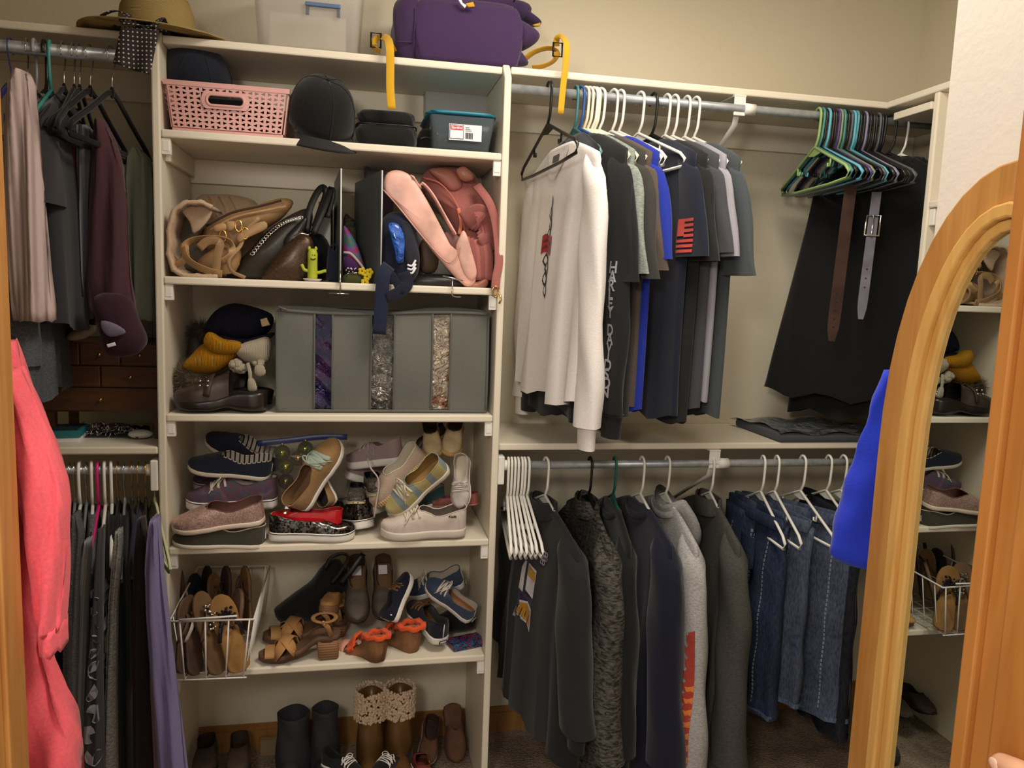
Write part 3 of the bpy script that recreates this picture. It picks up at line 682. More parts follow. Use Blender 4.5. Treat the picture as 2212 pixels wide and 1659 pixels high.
# flames down the grey sleeve
GS = LO['grey_sweatshirt']; FL1 = mat('fabric', (172, 62, 50), .8); FL2 = mat('fabric', (224, 128, 60), .8)
fx = .23-.045+.03+.045
for k in range(11):
    fx = .252+.05*((.40+k*.031)/.85)**2; z = -.38-k*.031; w = .006+.008*(k/10)+.005*(k % 2)
    poly_print(GS, [(fx+.018, z+.030), (fx+.021, z-.010), (fx+.008, z-.018), (fx-w*.5, z-.010), (fx-w, z+.012), (fx-w*.4, z+.004), (fx+.004, z+.020)], FL1, 'flame_print', .002, ('sleeve',)); to_sleeve(GS, [c for c in GS.children if c.name.startswith('flame')][-1])
    if k > 3: poly_print(GS, [(fx+.020, z+.010), (fx+.021, z-.008), (fx+.008, z-.012), (fx+.002, z+.000), (fx+.010, z+.001)], FL2, 'flame_core', .0028, ('sleeve',)); to_sleeve(GS, [c for c in GS.children if c.name.startswith('flame')][-1])
# ---- jeans on clip hangers
def jeans(name, label, hp, ang, m, L, W, seed, flare=.02, zt=-.128, group='jeans on the lower rod', stitch=None):
    P = on_rod(hp, 1003, RLY, RLZ); t = thing(name, label, 'jeans', P, (0, 0, ang), group)
    rnd = random.Random(seed)
    for s in (-1, 1):
        p1, p2 = rnd.uniform(0, 6), rnd.uniform(0, 6); R = []
        for j in range(25):
            u = j/24; z = zt-u*(L+zt); hw = W*(.5+.06*(1-u))+flare*u*u; cx = s*W*(.46-.05*u); th = .016+.016*min(1, u*3)
            R.append([Vector((cx+hw*math.copysign(abs(math.cos(q))**.8, math.cos(q))+.003*math.sin(z*30+p1), th*math.sin(q)*(1+.1*math.sin(z*40))+s*.010+.008*u*math.sin(70*(cx+hw*math.cos(q))+p2+z*3), z)) for q in (2*PI*k/24 for k in range(24))])
        MB().rings(R, True, False).build('leg', m, t)
        R = []
        for z, k in ((-L+.014, 1.02), (-L-.001, 1.02)):
            cx = s*W*.41; hw = (W*.5+flare)*k; R.append([Vector((cx+hw*math.copysign(abs(math.cos(q))**.8, math.cos(q)), .034*math.sin(q)+s*.010+.008*math.sin(70*(cx+hw*math.cos(q))+p2+z*3), z)) for q in (2*PI*k2/24 for k2 in range(24))])
        MB().rings(R).build('hem', mat('denim', (70, 84, 112), .95, col2=(104, 118, 142)) if stitch is None else m, t)
    if stitch is None:
        b = MB()
        for xx in (W*.10, W*.62, -W*.5):
            for k in range(40):
                z = zt-.05-(L+zt-.07)*k/40; b.add([(xx-.0022, 0, z-.0045), (xx+.0022, 0, z-.0045), (xx+.0022, 0, z+.0045), (xx-.0022, 0, z+.0045)], [(0, 1, 2, 3)])
        snap(t, b.build('seam_stitching', mat('fabric', (136, 142, 152), .9), t, False), ('leg',), -1, .0016)
    wb = MB(); pts = [(W*math.cos(q)*1.0, .022*math.sin(q), zt+.004) for q in (2*PI*k/28 for k in range(28))]
    wb.tube(pts, 0, 8, closed=True, flat=(.036, .005), up=(0, 1, 0)); wb.build('waistband', m, t)
    pk = MB(); pk.grid(lambda u, v: (-.02+.08*u, -.030-.012*math.sin(u*3), zt-.06-.09*v-.012*math.sin(u*PI)*(v)), 6, 6); pk.build('back_pocket', m, t)
    return t, P
DN1 = mat('denim', (38, 47, 68), .95, col2=(57, 68, 92)); DN2 = mat('denim', (60, 70, 90), .95, col2=(90, 99, 117)); DN3 = mat('denim', (28, 30, 38), .95, col2=(44, 46, 54))
JE = [('blue_jeans', 'dark blue jeans nearest the charcoal sweatshirt', 1640, -88, DN1, .72, .150, 1), ('blue_jeans', 'faded blue jeans with worn pocket, second pair on the lower rod', 1672, -80, DN2, .68, .165, 2),
      ('blue_jeans', 'wide blue jeans with a white topstitched side seam', 1734, -58, DN2, .745, .19, 3), ('black_jeans', 'black jeans beside the blue sleeve', 1800, -95, DN3, .80, .16, 4)]
for k, (nm, lab, hp, an, m_, L, W, sd_) in enumerate(JE):
    t, P = jeans(nm, lab, hp, math.radians(an), m_, L, W, sd_, stitch=None if k < 3 else DN3, zt=-.15 if k < 3 else -.14)
for k, (hp, an, lab, kd) in enumerate(((1648, -99, 'white hanger in front of the jeans, first after the charcoal sweatshirt', 'tube'), (1678, -98, 'white hanger in front of the jeans, second after the charcoal sweatshirt', 'tube'),
        (1734, -93, 'white hanger over the topstitched jeans', 'tube'), (1790, -95, 'white hanger left of the blue sleeve', 'tube'), (1822, -93, 'white hanger partly hidden by the blue sleeve', 'tube'))):
    P = on_rod(hp, 1003, RLY, RLZ); hanger(lab, P, math.radians(an), WPL, kd, group='white hangers over the jeans')
# ---- blue sleeve hanging behind the mirror frame
t = thing('blue_jacket', 'royal blue jacket hanging behind the mirror frame, one sleeve showing', 'jacket', U(1905, 860, -.985))
bl = mat('fabric', (36, 56, 190), .85); o0 = Vector(t.location); R = []
for j in range(22):
    u = j/21; py = 800+415*u; xl = 1912-122*min(1, u*1.05)**.85; xr = 1945-55*u; cl = U(xl, py, -.985)-o0; cr = U(xr+25, py, -.985)-o0
    c = (cl+cr)/2; hw = (cr.x-cl.x)/2*(1 if u < .93 else 1-.5*((u-.93)/.07)**2)
    R.append([c+Vector((hw*math.cos(q)+.002*math.sin(u*30), .028*min(1, .3+u)*math.sin(q)+.003*math.sin(3*q+u*9), 0)) for q in (2*PI*k/24 for k in range(24))])
MB().rings(R, True, True).build('sleeve', bl, t)
R = []
for j in range(14):
    u = j/13; R.append([Vector((.075+.05*math.cos(q)*(.5+.7*u), .03*math.sin(q)-.0, .10-.62*u)) for q in (2*PI*k/20 for k in range(20))])
MB().rings(R, True, True).build('body', bl, t)
MB().tube([(.05, .0, .10), (.05, -.02, .14), (.04, -.05, .15)], .004, 6).build('hanging_loop', bl, t)
# ============================================================ left side of the closet
def puff(name, pts, Y, thick, m, parent=None, org=None, sm=3, rings=6, tilt=0.0, bulge=.5, yfun=None, edge=.12):
    """soft solid body whose outline runs through the given points at depth Y; org = world origin of the parent"""
    P = [U(px, py, Y if yfun is None else yfun(px, py)) for px, py in pts]
    P = catmull(P, sm, True) if sm else P
    org = Vector(org) if org is not None else Vector((0, 0, 0))
    c = sum(P, Vector())/len(P); n = len(P); R = []
    for sgn, rng in ((-1, range(rings)), (1, range(rings, -1, -1))):
        for k in rng:
            r = math.sin((k+.02)/rings*PI/2) if k < rings else 1.0
            h = (edge+(1-edge)*max(0, 1-r*r)**bulge) if k < rings else edge*0.6*(1 if sgn < 0 else 0)
            R.append([c+(p-c)*r+Vector((0, sgn*thick/2*h, 0))-org for p in P])
    b = MB(); b.rings(R, True, True); return b.build(name, m, parent)
def loft_px(name, rows, Y, dep, m, parent, og, wob=.006, seed=1, M=28):
    R = []; rnd = random.Random(seed); ph = rnd.uniform(0, 6)
    rows_s = []
    for i in range(len(rows)-1):
        for q in range(4):
            t_ = q/4; rows_s.append([rows[i][j]+(rows[i+1][j]-rows[i][j])*t_ for j in range(3)])
    rows_s.append(list(rows[-1]))
    for i, (py, xl, xr) in enumerate(rows_s):
        A = U(xl, py, Y); B = U(xr, py, Y); c = (A+B)/2; hw = (B.x-A.x)/2
        R.append([c-og+Vector((hw*math.copysign(abs(math.cos(q))**.8, math.cos(q)), dep*math.sin(q)+wob*math.sin(5*q+ph+i*.35)+wob*.6*math.sin(9*q+i*.2), .003*math.sin(7*q))) for q in (2*PI*k/M for k in range(M))])
    return MB().rings(R, True, True).build(name, m, parent)
ra = lambda px: 104+px*.035
LFT = [ # name label hook backtip hem-py hem-px material W sleeve hanger
 ('pink_sweater', 'pale pink ribbed sweater at the far left of the upper left rod', 58, 92, 690, 70, mat('rib', (196, 176, 174), .95, .9, .5), .21, 'velvet'),
 ('grey_cardigan', 'long dark grey speckled cardigan hanging below the pink sweater', 74, 118, 838, 100, mat('heather', (70, 75, 82), .95, 1.6, .3, (94, 99, 106)), .22, 'tubegrey'),
 ('charcoal_blouse', 'charcoal green top with a pale collar on the upper left rod', 96, 136, 575, 120, fab((84, 88, 86)), .18, 'tubeblack'),
 ('black_jacket', 'black zip jacket under the teal hanger, upper left rod', 136, 182, 700, 160, fab((46, 48, 53)), .18, 'velvet'),
 ('red_blouse', 'thin dark red top squeezed beside the black jacket', 158, 196, 600, 190, fab((104, 34, 36)), .19, 'velvet'),
 ('gathered_blouse', 'lilac grey gathered top beside the maroon top', 170, 212, 610, 200, mat('rib', (120, 122, 136), .95, .8, .4), .17, 'velvet'),
 ('maroon_blouse', 'dark maroon top on a black velvet hanger', 193, 268, 668, 240, fab((74, 46, 54)), .19, 'velvet'),
 ('sage_blouse', 'sage green crumpled top next to the shelf tower', 240, 318, 660, 300, fab((132, 140, 122)), .19, 'velvet')]
LOFTS = {'pink_sweater': (-.25, [(160, 40, 62), (185, 22, 72), (300, 12, 84), (450, 15, 97), (600, 25, 109), (692, 36, 117)]),
         'maroon_blouse': (-.03, [(262, 212, 226), (300, 204, 246), (360, 198, 266), (450, 192, 275), (600, 188, 283), (665, 196, 292), (700, 214, 300)]),
         'red_blouse': (.0, [(290, 166, 174), (400, 167, 182), (600, 174, 193)]), 'gathered_blouse': (-.01, [(275, 174, 194), (350, 172, 198), (450, 178, 197), (640, 188, 200)]),
         'sage_blouse': (.10, [(325, 288, 306), (345, 276, 326), (420, 272, 334), (550, 280, 334), (640, 286, 335), (690, 300, 336)])}
VEL = mat('fabric', (20, 20, 22), .95); 
for k, (nm, lab, hp, tp, hy, hx, m_, W, hk) in enumerate(LFT):
    p = U(hp, ra(hp), RLFY); P = Vector((p.x, RLFY, RLFZ)); a = head_for(P, W, .16, tp, False)
    L = P.z-U(hx, hy, RLFY).z
    if nm in LOFTS:
        Y_, rows_ = LOFTS[nm]; g = thing(nm, lab, 'top', P, (0, 0, 0), 'tops on the upper left rod'); loft_px('body', rows_, Y_, .035, m_, g, P, .007, k)
    else: garment(nm, lab, 'top', P, a, m_, L, W, W*(1.0 if k != 7 else .9), .028, .010, 'long' if k in (0, 1) else ('short' if k in (2, 3) else None), (L*.97 if k in (0, 1) else None), 90+k, collar=m_ if k not in (5, 6, 7) else None, group='tops on the upper left rod', ztop=-.105 if k < 5 else -.15 if k < 7 else -.19, nw=.05 if k < 5 else .12)
    hm = {'velvet': VEL, 'tubegrey': mat('plastic', (160, 160, 166), .3), 'tubeblack': BPL}[hk]
    hanger('%s hanger of %s' % ({'velvet': 'black velvet', 'tubegrey': 'grey plastic', 'tubeblack': 'black plastic'}[hk], lab.split(' on the')[0].split(' at the')[0].split(',')[0]), P, a, hm, 'velvet' if hk == 'velvet' else 'tube', CHROME if hk == 'velvet' else None, group='hangers on the upper left rod')
p = U(108, ra(108), 0); hanger('bare teal hanger in front of the black jacket at upper left', Vector((p.x, RLFY, RLFZ)), math.radians(-80), mat('plastic', (64, 150, 146), .35), sc=.95)
p = U(22, ra(22), 0); hanger('blue wire hanger at the very left edge', Vector((p.x, RLFY, RLFZ)), math.radians(-85), mat('plastic', (52, 58, 120), .35), 'velvet')
# cloth folded low on the maroon top: lilac lining and pocket with a small tag
t = thing('folded_jacket', 'burgundy jacket with lilac lining draped over the jewelry box', 'jacket', U(262, 720, -.10)); og = t.location.copy()
puff('body', [(205, 640), (275, 640), (300, 690), (318, 735), (300, 762), (265, 772), (232, 766), (218, 720)], -.10, .075, fab((54, 30, 42)), t, og)
puff('lining', [(219, 693), (250, 700), (272, 718), (240, 728), (222, 715)], -.145, .012, fab((112, 108, 128)), t, og)
puff('size_tag', [(230, 744), (248, 739), (251, 746), (233, 751)], -.142, .003, PWHT, t, og, sm=0)
t = thing('crumpled_cloth', 'crumpled cream cloth on top of the jewelry box', 'cloth', U(180, 722, 0.05)); og = t.location.copy()
puff('cloth', [(148, 722), (175, 706), (205, 704), (202, 718), (180, 732), (152, 735)], .05, .05, fab((156, 140, 112)), t, og)
# ---- jewelry box
YB = .09
lo = U(84, 890, YB); hi = U(345, 742, YB); bw = -.0125-lo.x
BXW = mat('wood', (66, 40, 24), .4, 1.2, .06, (92, 58, 34), stretch=(1.5, 14, 14))
jb = thing('jewelry_box', 'dark wooden jewelry box with small brass knobs', 'box', (lo.x+bw/2, YB, lo.z)); h_ = hi.z-lo.z
bx((-bw/2, .006, 0), (bw/2, .20, h_)).build('case', BXW, jb, False, bevel=.003)
for x0 in (-bw/2+.01, bw/2-.03):
    for y0 in (.015, .17): bx((x0, y0, -(lo.z-ZLL-.0095)), (x0+.02, y0+.02, 0)).build('foot', BXW, jb, False)
rows = [(3, .68, .98), (2, .37, .66), (1, .03, .35)]
for n_, a0, a1 in rows:
    for k in range(n_):
        x0 = -bw/2+.006+k*(bw-.012)/n_; x1 = x0+(bw-.012)/n_-.004
        dr = bx((x0, -.004, a0*h_), (x1, .006, a1*h_)).build('drawer', BXW, jb, False, bevel=.0015)
        MB().ball(((x0+x1)/2, -.009, (a0+a1)/2*h_), .0045, seg=10, n=6).build('knob', GOLD, dr)
# ---- small things on the left shelf
zt_ = ZLL+.0097
a_ = UZ(164, 957, zt_); t = thing('gift_box', 'small teal topped white box on the jewelry shelf', 'box', (a_.x-.055, a_.y+.05, zt_), (0, 0, .12))
bx((-.055, -.05, 0), (.055, .05, .012)).build('base', PWHT, t, False, bevel=.001); bx((-.057, -.052, .0122), (.057, .052, .030)).build('lid', mat('plastic', (34, 118, 122), .5), t, False, bevel=.001)
bx((-.05, -.045, .0302), (.05, .045, .0315)).build('lid_inset', mat('plastic', (30, 52, 62), .5), t, False)
a_ = UZ(300, 950, zt_); t = thing('earbud_case', 'white rounded earbud case on the jewelry shelf', 'case', (a_.x, a_.y+.015, zt_))
MB().ball((0, 0, .0125), .030, .022, .0115, 20, 12).build('shell', mat('plastic', (222, 220, 214), .2), t); bx((-.006, -.0222, .006), (-.0, -.0195, .0085)).build('port', BPL, t, False)
a_ = UZ(215, 945, zt_); t = thing('jewelry_tray', 'dark tray heaped with silver chains and rings', 'tray', (a_.x, a_.y+.045, zt_))
bx((-.075, -.05, 0), (.075, .06, .003)).build('tray', mat('plastic', (60, 62, 66), .4), t, False, bevel=.001)
b = MB(); rj = random.Random(5)
for k in range(120):
    c = Vector((rj.gauss(0, .032), rj.gauss(0, .022), .005+abs(rj.gauss(0, .008)))); r = rj.uniform(.003, .011); A = Euler((rj.uniform(0, 3), rj.uniform(0, 3), rj.uniform(0, 3))).to_matrix()
    b.tube([c+A @ Vector((r*math.cos(q), r*math.sin(q), 0)) for q in (2*PI*z/10 for z in range(10))], rj.uniform(.0006, .0016), 5, closed=True)
    if k % 3 == 0: b.ball(c, .003, seg=6, n=4)
o = b.build('chain_pile', CHROME, t); o['kind'] = 'stuff'
for k, (px, py, c, lab) in enumerate(((250, 918, (96, 98, 96), 'grey jewelry pouch behind the chains'), (300, 916, (64, 60, 58), 'dark watch strap coil at the back of the jewelry shelf'))):
    a_ = U(px, py, .2); puffo = thing('jewelry_pouch' if k == 0 else 'watch_strap', lab, 'pouch' if k == 0 else 'watch', (a_.x, .2, zt_))
    if k == 0: MB().ball((0, 0, .012), .04, .03, .0115).build('pouch', fab(c), puffo)
    else:
        MB().tube([(.026*math.cos(q), .018*math.sin(q), .008) for q in (2*PI*z/20 for z in range(20))], 0, 6, closed=True, flat=(.014, .002), up=(1, 0, .1)).build('strap', BPL, puffo); MB().tube([(-.012, -.019, .008), (-.012, -.024, .008)], .011, 16).build('dial', CHROME, puffo)
# ---- lower left rod
rb = lambda px: 1021
LFL = [('purple_blouse', 'dark purple top at the far left of the lower left rod', 128, (46, 34, 58), 'white'), ('marled_sweater', 'dark marled grey top, first grey sleeve beside the coral robe', 150, 'H1', 'silver'), ('taupe_blouse', 'dark taupe top behind the marled grey one', 160, (70, 58, 60), 'silver'),
       ('grey_sweater', 'mid grey knit top on a white hanger, lower left', 172, 'H2', 'white'), ('silver_sweater', 'thin pale grey top in the lower left row', 186, (142, 142, 144), 'silver'), ('gathered_blouse', 'dark grey top with white and black arm band', 198, 'H1', 'white'),
       ('pattern_leggings', 'charcoal garment printed with pale broken circles', 212, (62, 62, 68), 'pink'), ('heather_sweater', 'grey heather long top left of the black clothes', 226, 'H3', 'white'), ('black_blouse', 'black long top right of the grey heather one', 240, (26, 26, 30), 'white'),
       ('black_dress', 'matte black dress in the middle of the lower left row', 254, (22, 22, 26), 'gold'), ('black_cardigan', 'black cardigan with a faint sheen, lower left row', 268, (25, 24, 29), 'silver'), ('plum_blouse', 'very dark plum long top, lower left row', 284, (42, 30, 36), 'gold'),
       ('navy_tee', 'navy tee behind the lavender dress', 298, (42, 46, 66), 'gold'), ('mauve_dress', 'dusty mauve dress behind the lavender dress', 314, (134, 106, 112), 'gold')]
LOFTL = {'marled_sweater': (-.22, [(1108, 160, 170), (1150, 150, 182), (1280, 144, 178), (1400, 139, 176), (1700, 136, 182)]),
         'silver_sweater': (-.21, [(1165, 186, 196), (1200, 180, 196), (1300, 175, 190), (1500, 168, 186), (1700, 165, 185)]),
         'pattern_leggings': (-.23, [(1140, 216, 224), (1180, 210, 224), (1300, 203, 223), (1450, 190, 223), (1700, 176, 226)]),
         'heather_sweater': (-.20, [(1145, 252, 262), (1180, 247, 264), (1300, 238, 254), (1500, 230, 252), (1700, 222, 256)]),
         'mauve_dress': (-.20, [(1250, 322, 336), (1330, 322, 348), (1500, 326, 366), (1700, 336, 384)]),
         'plum_blouse': (-.195, [(1120, 300, 312), (1200, 290, 325), (1400, 286, 330), (1700, 288, 345)])}
HMX = {'H1': mat('heather', (76, 76, 80), .95, 1.4, .3, (100, 100, 104)), 'H2': mat('heather', (74, 75, 78), .95, 1.4, .3, (96, 97, 100)), 'H3': mat('heather', (110, 110, 108), .95, 1.0, .4, (154, 154, 150))}
HH = {'white': WPL, 'silver': mat('plastic', (120, 120, 124), .25), 'pink': mat('plastic', (206, 44, 120), .35), 'gold': mat('plastic', (40, 34, 30), .5)}
for k, (nm, lab, hp, c, hk) in enumerate(LFL):
    p = U(hp, 1021, RBY); P = Vector((p.x, RBY, RBZ)); m_ = HMX[c] if isinstance(c, str) else fab(c)
    an = math.radians(-80+ (k % 3)*2.5); L = .80 if nm != 'navy_tee' else .46
    if nm in LOFTL:
        Y_, rows_ = LOFTL[nm]; g = thing(nm, lab, 'clothing', P, (0, 0, 0), 'clothes on the lower left rod'); loft_px('body', rows_, Y_, .022, m_, g, P, .003, k)
        if nm == 'pattern_leggings':
            for q in range(9):
                c0 = U(211-q*1.6+(8 if q % 2 else -4), 1300+q*46, Y_)-P; b = MB()
                pts = [(c0.x+.017*math.cos(z), c0.z+.022*math.sin(z)) for z in (2*PI*y/14+.3+(q % 3)*2 for y in range(12))]+[(c0.x, c0.z)]
                b.add([(x, 0, z) for x, z in pts], [tuple(range(len(pts)))]); snap(g, b.build('circle_print', mat('fabric', (150, 148, 160), .9), g, False), ('body',), -1, .003)
    else: g = garment(nm, lab, 'clothing', P, an, m_, L, .195, .20, .012, .005, 'short' if k in (1, 3, 5, 7) else None, .42 if k != 5 else .48, 120+k, collar=None, group='clothes on the lower left rod', sr=(.045, .05), ztop=-.10)
    hanger('%s hanger of %s' % ({'white': 'white', 'silver': 'grey', 'pink': 'hot pink', 'gold': 'brass hooked black'}[hk], lab.split(',')[0].split(' at the')[0]), P, an, HH[hk], 'velvet' if hk in ('gold', 'silver') else 'tube', GOLD if hk == 'gold' else (CHROME if hk == 'silver' else None), group='hangers on the lower left rod')
    if False:
        for q in range(9):
            for w in range(2):
                cx = -.10+.17*w+.03*(q % 2); cz = -.36-.055*q; pts = [(cx+.024*math.cos(z), cz+.024*math.sin(z)) for z in (2*PI*y/14+.3+(q % 3) for y in range(12))]+[(cx, cz)]
                b = MB(); b.add([(x, 0, z) for x, z in pts], [tuple(range(len(pts)))]); snap(g, b.build('circle_print', mat('fabric', (150, 148, 160), .9), g, False), ('body',), 1, .003)
    if nm == 'gathered_blouse' and k == 5:
        for z, m2 in ((-.235, PWHT), (-.255, BPL), (-.27, PWHT)): snap(g, gridplate(.10, .235, z-.009, z+.009, m2, g, 'arm_band', 10, 1), ('sleeve', 'body'), 1, .003)
P = Vector((U(333, 1021, RBY).x, RBY, RBZ))
g = thing('lavender_dress', 'lavender dress hanging against the shelf tower', 'dress', P)
loft_px('body', [(1118, 329, 341), (1160, 322, 345), (1230, 316, 352), (1330, 318, 365), (1450, 326, 379), (1560, 336, 393), (1700, 348, 408)], -.235, .03, fab((128, 120, 166)), g, P, .007, 9)
hanger('pale green hanger of the lavender dress', P, math.radians(-66), mat('plastic', (190, 196, 150), .4), 'velvet', sc=.8)
# ---- coral robe beside the left jamb
YR = -.86
cb = thing('coral_robe', 'coral pink robe hanging beside the left door jamb', 'robe', U(40, 1000, YR)); og = cb.location.copy(); CRL = mat('fabric', (250, 104, 118), .9, .5, .2)
loft_px('body', [(740, -70, 22), (820, -72, 46), (900, -70, 74), (1000, -66, 90), (1150, -60, 90), (1300, -56, 78), (1400, -52, 92), (1480, -50, 122), (1560, -48, 156), (1620, -46, 170), (1700, -44, 178), (1800, -40, 184)], YR, .055, CRL, cb, og, .012, 3)
loft_px('sleeve', [(800, 0, 36), (880, 5, 78), (960, 18, 112), (1040, 40, 138), (1090, 52, 146), (1160, 64, 146), (1240, 78, 142), (1320, 88, 137), (1350, 92, 135)], YR-.055, .038, CRL, cb, og, .006, 4)
loft_px('cuff', [(1346, 93, 136), (1398, 96, 138)], YR-.055, .034, CRL, cb, og, .003, 5)
# ============================================================ on the top shelf
zs = ZT+.0097
# straw hat
hc = U(342, 66, .12); ht = thing('straw_hat', 'wide brimmed straw sun hat on the top left shelf', 'hat', (hc.x, .115, zs))
STR = mat('rib', (172, 148, 96), .85, 3.2, .35, dir='Z'); prof = [(.02, .118), (.05, .116), (.072, .105), (.084, .075), (.090, .03), (.092, .012)]
MB().lathe([(.001, .119)]+prof, 40).build('crown', STR, ht)
R = []
for i in range(8):
    r = .092+(.176-.092)*i/7; R.append([Vector((r*math.cos(q), r*math.sin(q), .011-.004*i/7+.006*math.sin(q*2+1)*(i/7)**2)) for q in (2*PI*k/48 for k in range(48))])
MB().rings(R).build('brim', STR, ht, solid=.003)
DOT = mat('dots', (44, 38, 40), .9, 105, col2=(206, 198, 190), sy=.0001, dr=.15)
MB().tube([(.0935*math.cos(q), .0935*math.sin(q), .022) for q in (2*PI*k/40 for k in range(40))], 0, 8, closed=True, flat=(.024, .003), up=(0, 0, 1)).build('hat_band', mat('fabric', (48, 40, 42), .9), ht)
b = MB(); og = Vector(ht.location)
c00, c10, c11, c01 = U(262, 60, -.066), U(345, 66, -.066), U(326, 164, -.066), U(246, 138, -.066)
def scarf(u, v):
    q = (c00*(1-u)+c10*u)*(1-v)+(c01*(1-u)+c11*u)*v
    return q-og+Vector((0, -.006*math.sin(u*9)*v-.004, 0))
b.grid(scarf, 14, 16); b.grid(lambda u, v: (c00*(1-u)+c10*u)-og+Vector((-.05*v*(1-u), v*.11, .008+.03*math.sin(v*PI)*(.6+.4*math.sin(u*8))+.012*v)), 14, 10)
b.grid(lambda u, v: U(225+60*u, 46+8*v-10*math.sin(u*PI), .02)-og+Vector((0, -.03*v, .012)), 10, 6)
b.build('scarf', DOT, ht, solid=.002)
# translucent storage bin
lb = UZ(553, 92, zs); rb_ = UZ(772, 108, zs); wbin = (rb_-lb).xy.length
bn = thing('plastic_bin', 'translucent plastic bin with blue clip on the top shelf', 'bin', (lb.x, .05, zs)); CLR = mat('clear', (222, 218, 212), .32, tr=.35, ior=1.15, alpha=.42)
def tray(name, w0, d0, w1, d1, h, m, parent, z0=0.0, r=.02, closed=True, t=.002):
    def rr_(w, d, cx, cy, z, r):
        P = []
        for sx, sy, a0 in ((1, 1, 0), (-1, 1, 90), (-1, -1, 180), (1, -1, 270)):
            for k in range(4):
                a = math.radians(a0+30*k); P.append(Vector((cx+sx*(w/2-r)+r*math.cos(a), cy+sy*(d/2-r)+r*math.sin(a), z)))
        return P
    cx = w0/2; cy = d0/2
    R = [rr_(w0*.92, d0*.92, cx, cy, z0, r), rr_(w0, d0, cx, cy, z0+.006, r), rr_(w1, d1, cx, cy, z0+h, r)]
    R += [rr_(w1-2*t-.002, d1-2*t-.002, cx, cy, z0+h, r), rr_(w0-2*t, d0-2*t, cx, cy, z0+.010, r)]
    return MB().rings(R, True, True).build(name, m, parent)
tray('tub', wbin, .24, wbin*1.12, .265, .20, CLR, bn, .0005)
CB = mat('plastic', (84, 108, 146), .4); q = U(698, 13, .04)-Vector(bn.location)
bx((q.x-.042, -.018, q.z-.004), (q.x+.042, -.008, q.z+.005)).build('clip_bar', CB, bn, False, bevel=.002)
for sx in (-.037, .037): bx((q.x+sx-.004, -.016, q.z-.024), (q.x+sx+.004, -.009, q.z-.0045)).build('clip_leg', mat('clear', (150, 160, 182), .3, alpha=.7), bn, False)
bx((.02, .05, .012), (wbin-.03, .20, .10)).build('papers', mat('paint', (214, 204, 184), .8), bn, False, bevel=.004)
# purple sports bag with gold straps
PRP = fab((66, 46, 82)); PRP2 = fab((58, 40, 74)); lb = U(848, 125, .05); rb_ = U(1128, 140, .05)
pb = thing('purple_bag', 'purple sports bag with gold straps on the top shelf', 'bag', (lb.x, .05, zs)); wb = rb_.x-lb.x
def soft_box(name, x0, x1, y0, y1, z0, z1, m, parent, r=.03, n=5, puffy=.012, top_shift=0):
    R = []
    for j in range(13):
        v = j/12; z = z0+(z1-z0)*v; k = 1-.10*abs(2*v-1)**4
        cx = (x0+x1)/2+top_shift*v; cy = (y0+y1)/2; hw = (x1-x0)/2*k; hd = (y1-y0)/2*k
        R.append([Vector((cx+hw*math.copysign(abs(math.cos(a))**.35, math.cos(a))+.003*math.sin(9*a+v*7), cy+hd*math.copysign(abs(math.sin(a))**.35, math.sin(a))-puffy*math.sin(v*PI)*(math.sin(a) < -.3), z)) for a in (2*PI*k2/40 for k2 in range(40))])
    return MB().rings(R, True, True).build(name, m, parent)
soft_box('main_compartment', 0, wb, .0, .21, .002, .165, PRP, pb)
soft_box('front_pocket', .052, wb-.004, -.010, .03, .003, .150, PRP, pb, puffy=.008)
soft_box('top_flap', .02, wb+.035, .06, .20, .15, .20, PRP2, pb)
MB().tube([(.05, -.012, .006), (.052, -.014, .06), (.055, -.010, .125)], .0016, 6).build('seam', PRP2, pb)
MB().tube([(.012, -.004, .04), (.035, -.006, .041), (.05, -.008, .042)], .0016, 6).build('seam', PRP2, pb)
og = Vector(pb.location)
puff('side_wing', [(1105, 40), (1135, 52), (1162, 72), (1162, 88), (1140, 104), (1122, 108), (1112, 80)], .10, .07, PRP, pb, og)
puff('side_wing', [(1100, 5), (1130, 20), (1166, 46), (1166, 54), (1148, 56), (1120, 40)], .14, .06, PRP2, pb, og)
puff('gold_trim', [(1150, 54), (1168, 49), (1166, 57), (1154, 58)], .11, .012, mat('fabric', (190, 150, 40), .8), pb, og, sm=0)
puff('base_corner', [(1118, 108), (1141, 136), (1128, 143), (1105, 140)], .07, .04, PRP2, pb, og)
GLD = fab((206, 158, 40)); GLD2 = fab((184, 140, 38))
puff('emblem_white', [(988, -4), (996, -2), (1000, 8), (1008, 12), (1004, 18), (994, 8)], .022, .006, PWHT, pb, og, sm=0); puff('emblem_gold', [(1005, 8), (1022, 4), (1026, 14), (1012, 16)], .02, .006, GLD, pb, og, sm=0)
def strap_px(parent, og, pts, w, m, name='strap', t=.0022, up=(0, 1, 0), sm=5):
    return MB().tube([U(px, py, Y)-og for px, py, Y in pts], 0, 8, smooth=sm, flat=(w, t), up=up).build(name, m, parent)
strap_px(pb, og, [(852, 112, .07), (835, 84, .06), (816, 82, .06), (806, 100, .055), (822, 112, .05)], .018, GLD2, up=(.3, .5, 1))
strap_px(pb, og, [(826, 78, .05), (838, 86, .02), (842, 104, -.006), (843, 140, -.008), (843, 190, -.008), (846, 236, -.008)], .020, GLD)
strap_px(pb, og, [(1130, 130, .08), (1155, 112, .07), (1185, 104, .06), (1203, 112, .05), (1195, 132, .05), (1172, 143, .05), (1150, 146, .06)], .018, GLD2, up=(.1, .4, 1))
strap_px(pb, og, [(1202, 100, .05), (1203, 84, .04), (1214, 80, .02), (1224, 96, -.015), (1222, 140, -.02), (1216, 190, -.02), (1211, 246, -.02)], [1.0, 1.1, 1.1, 1.0, .8, .55] and .016, GLD)
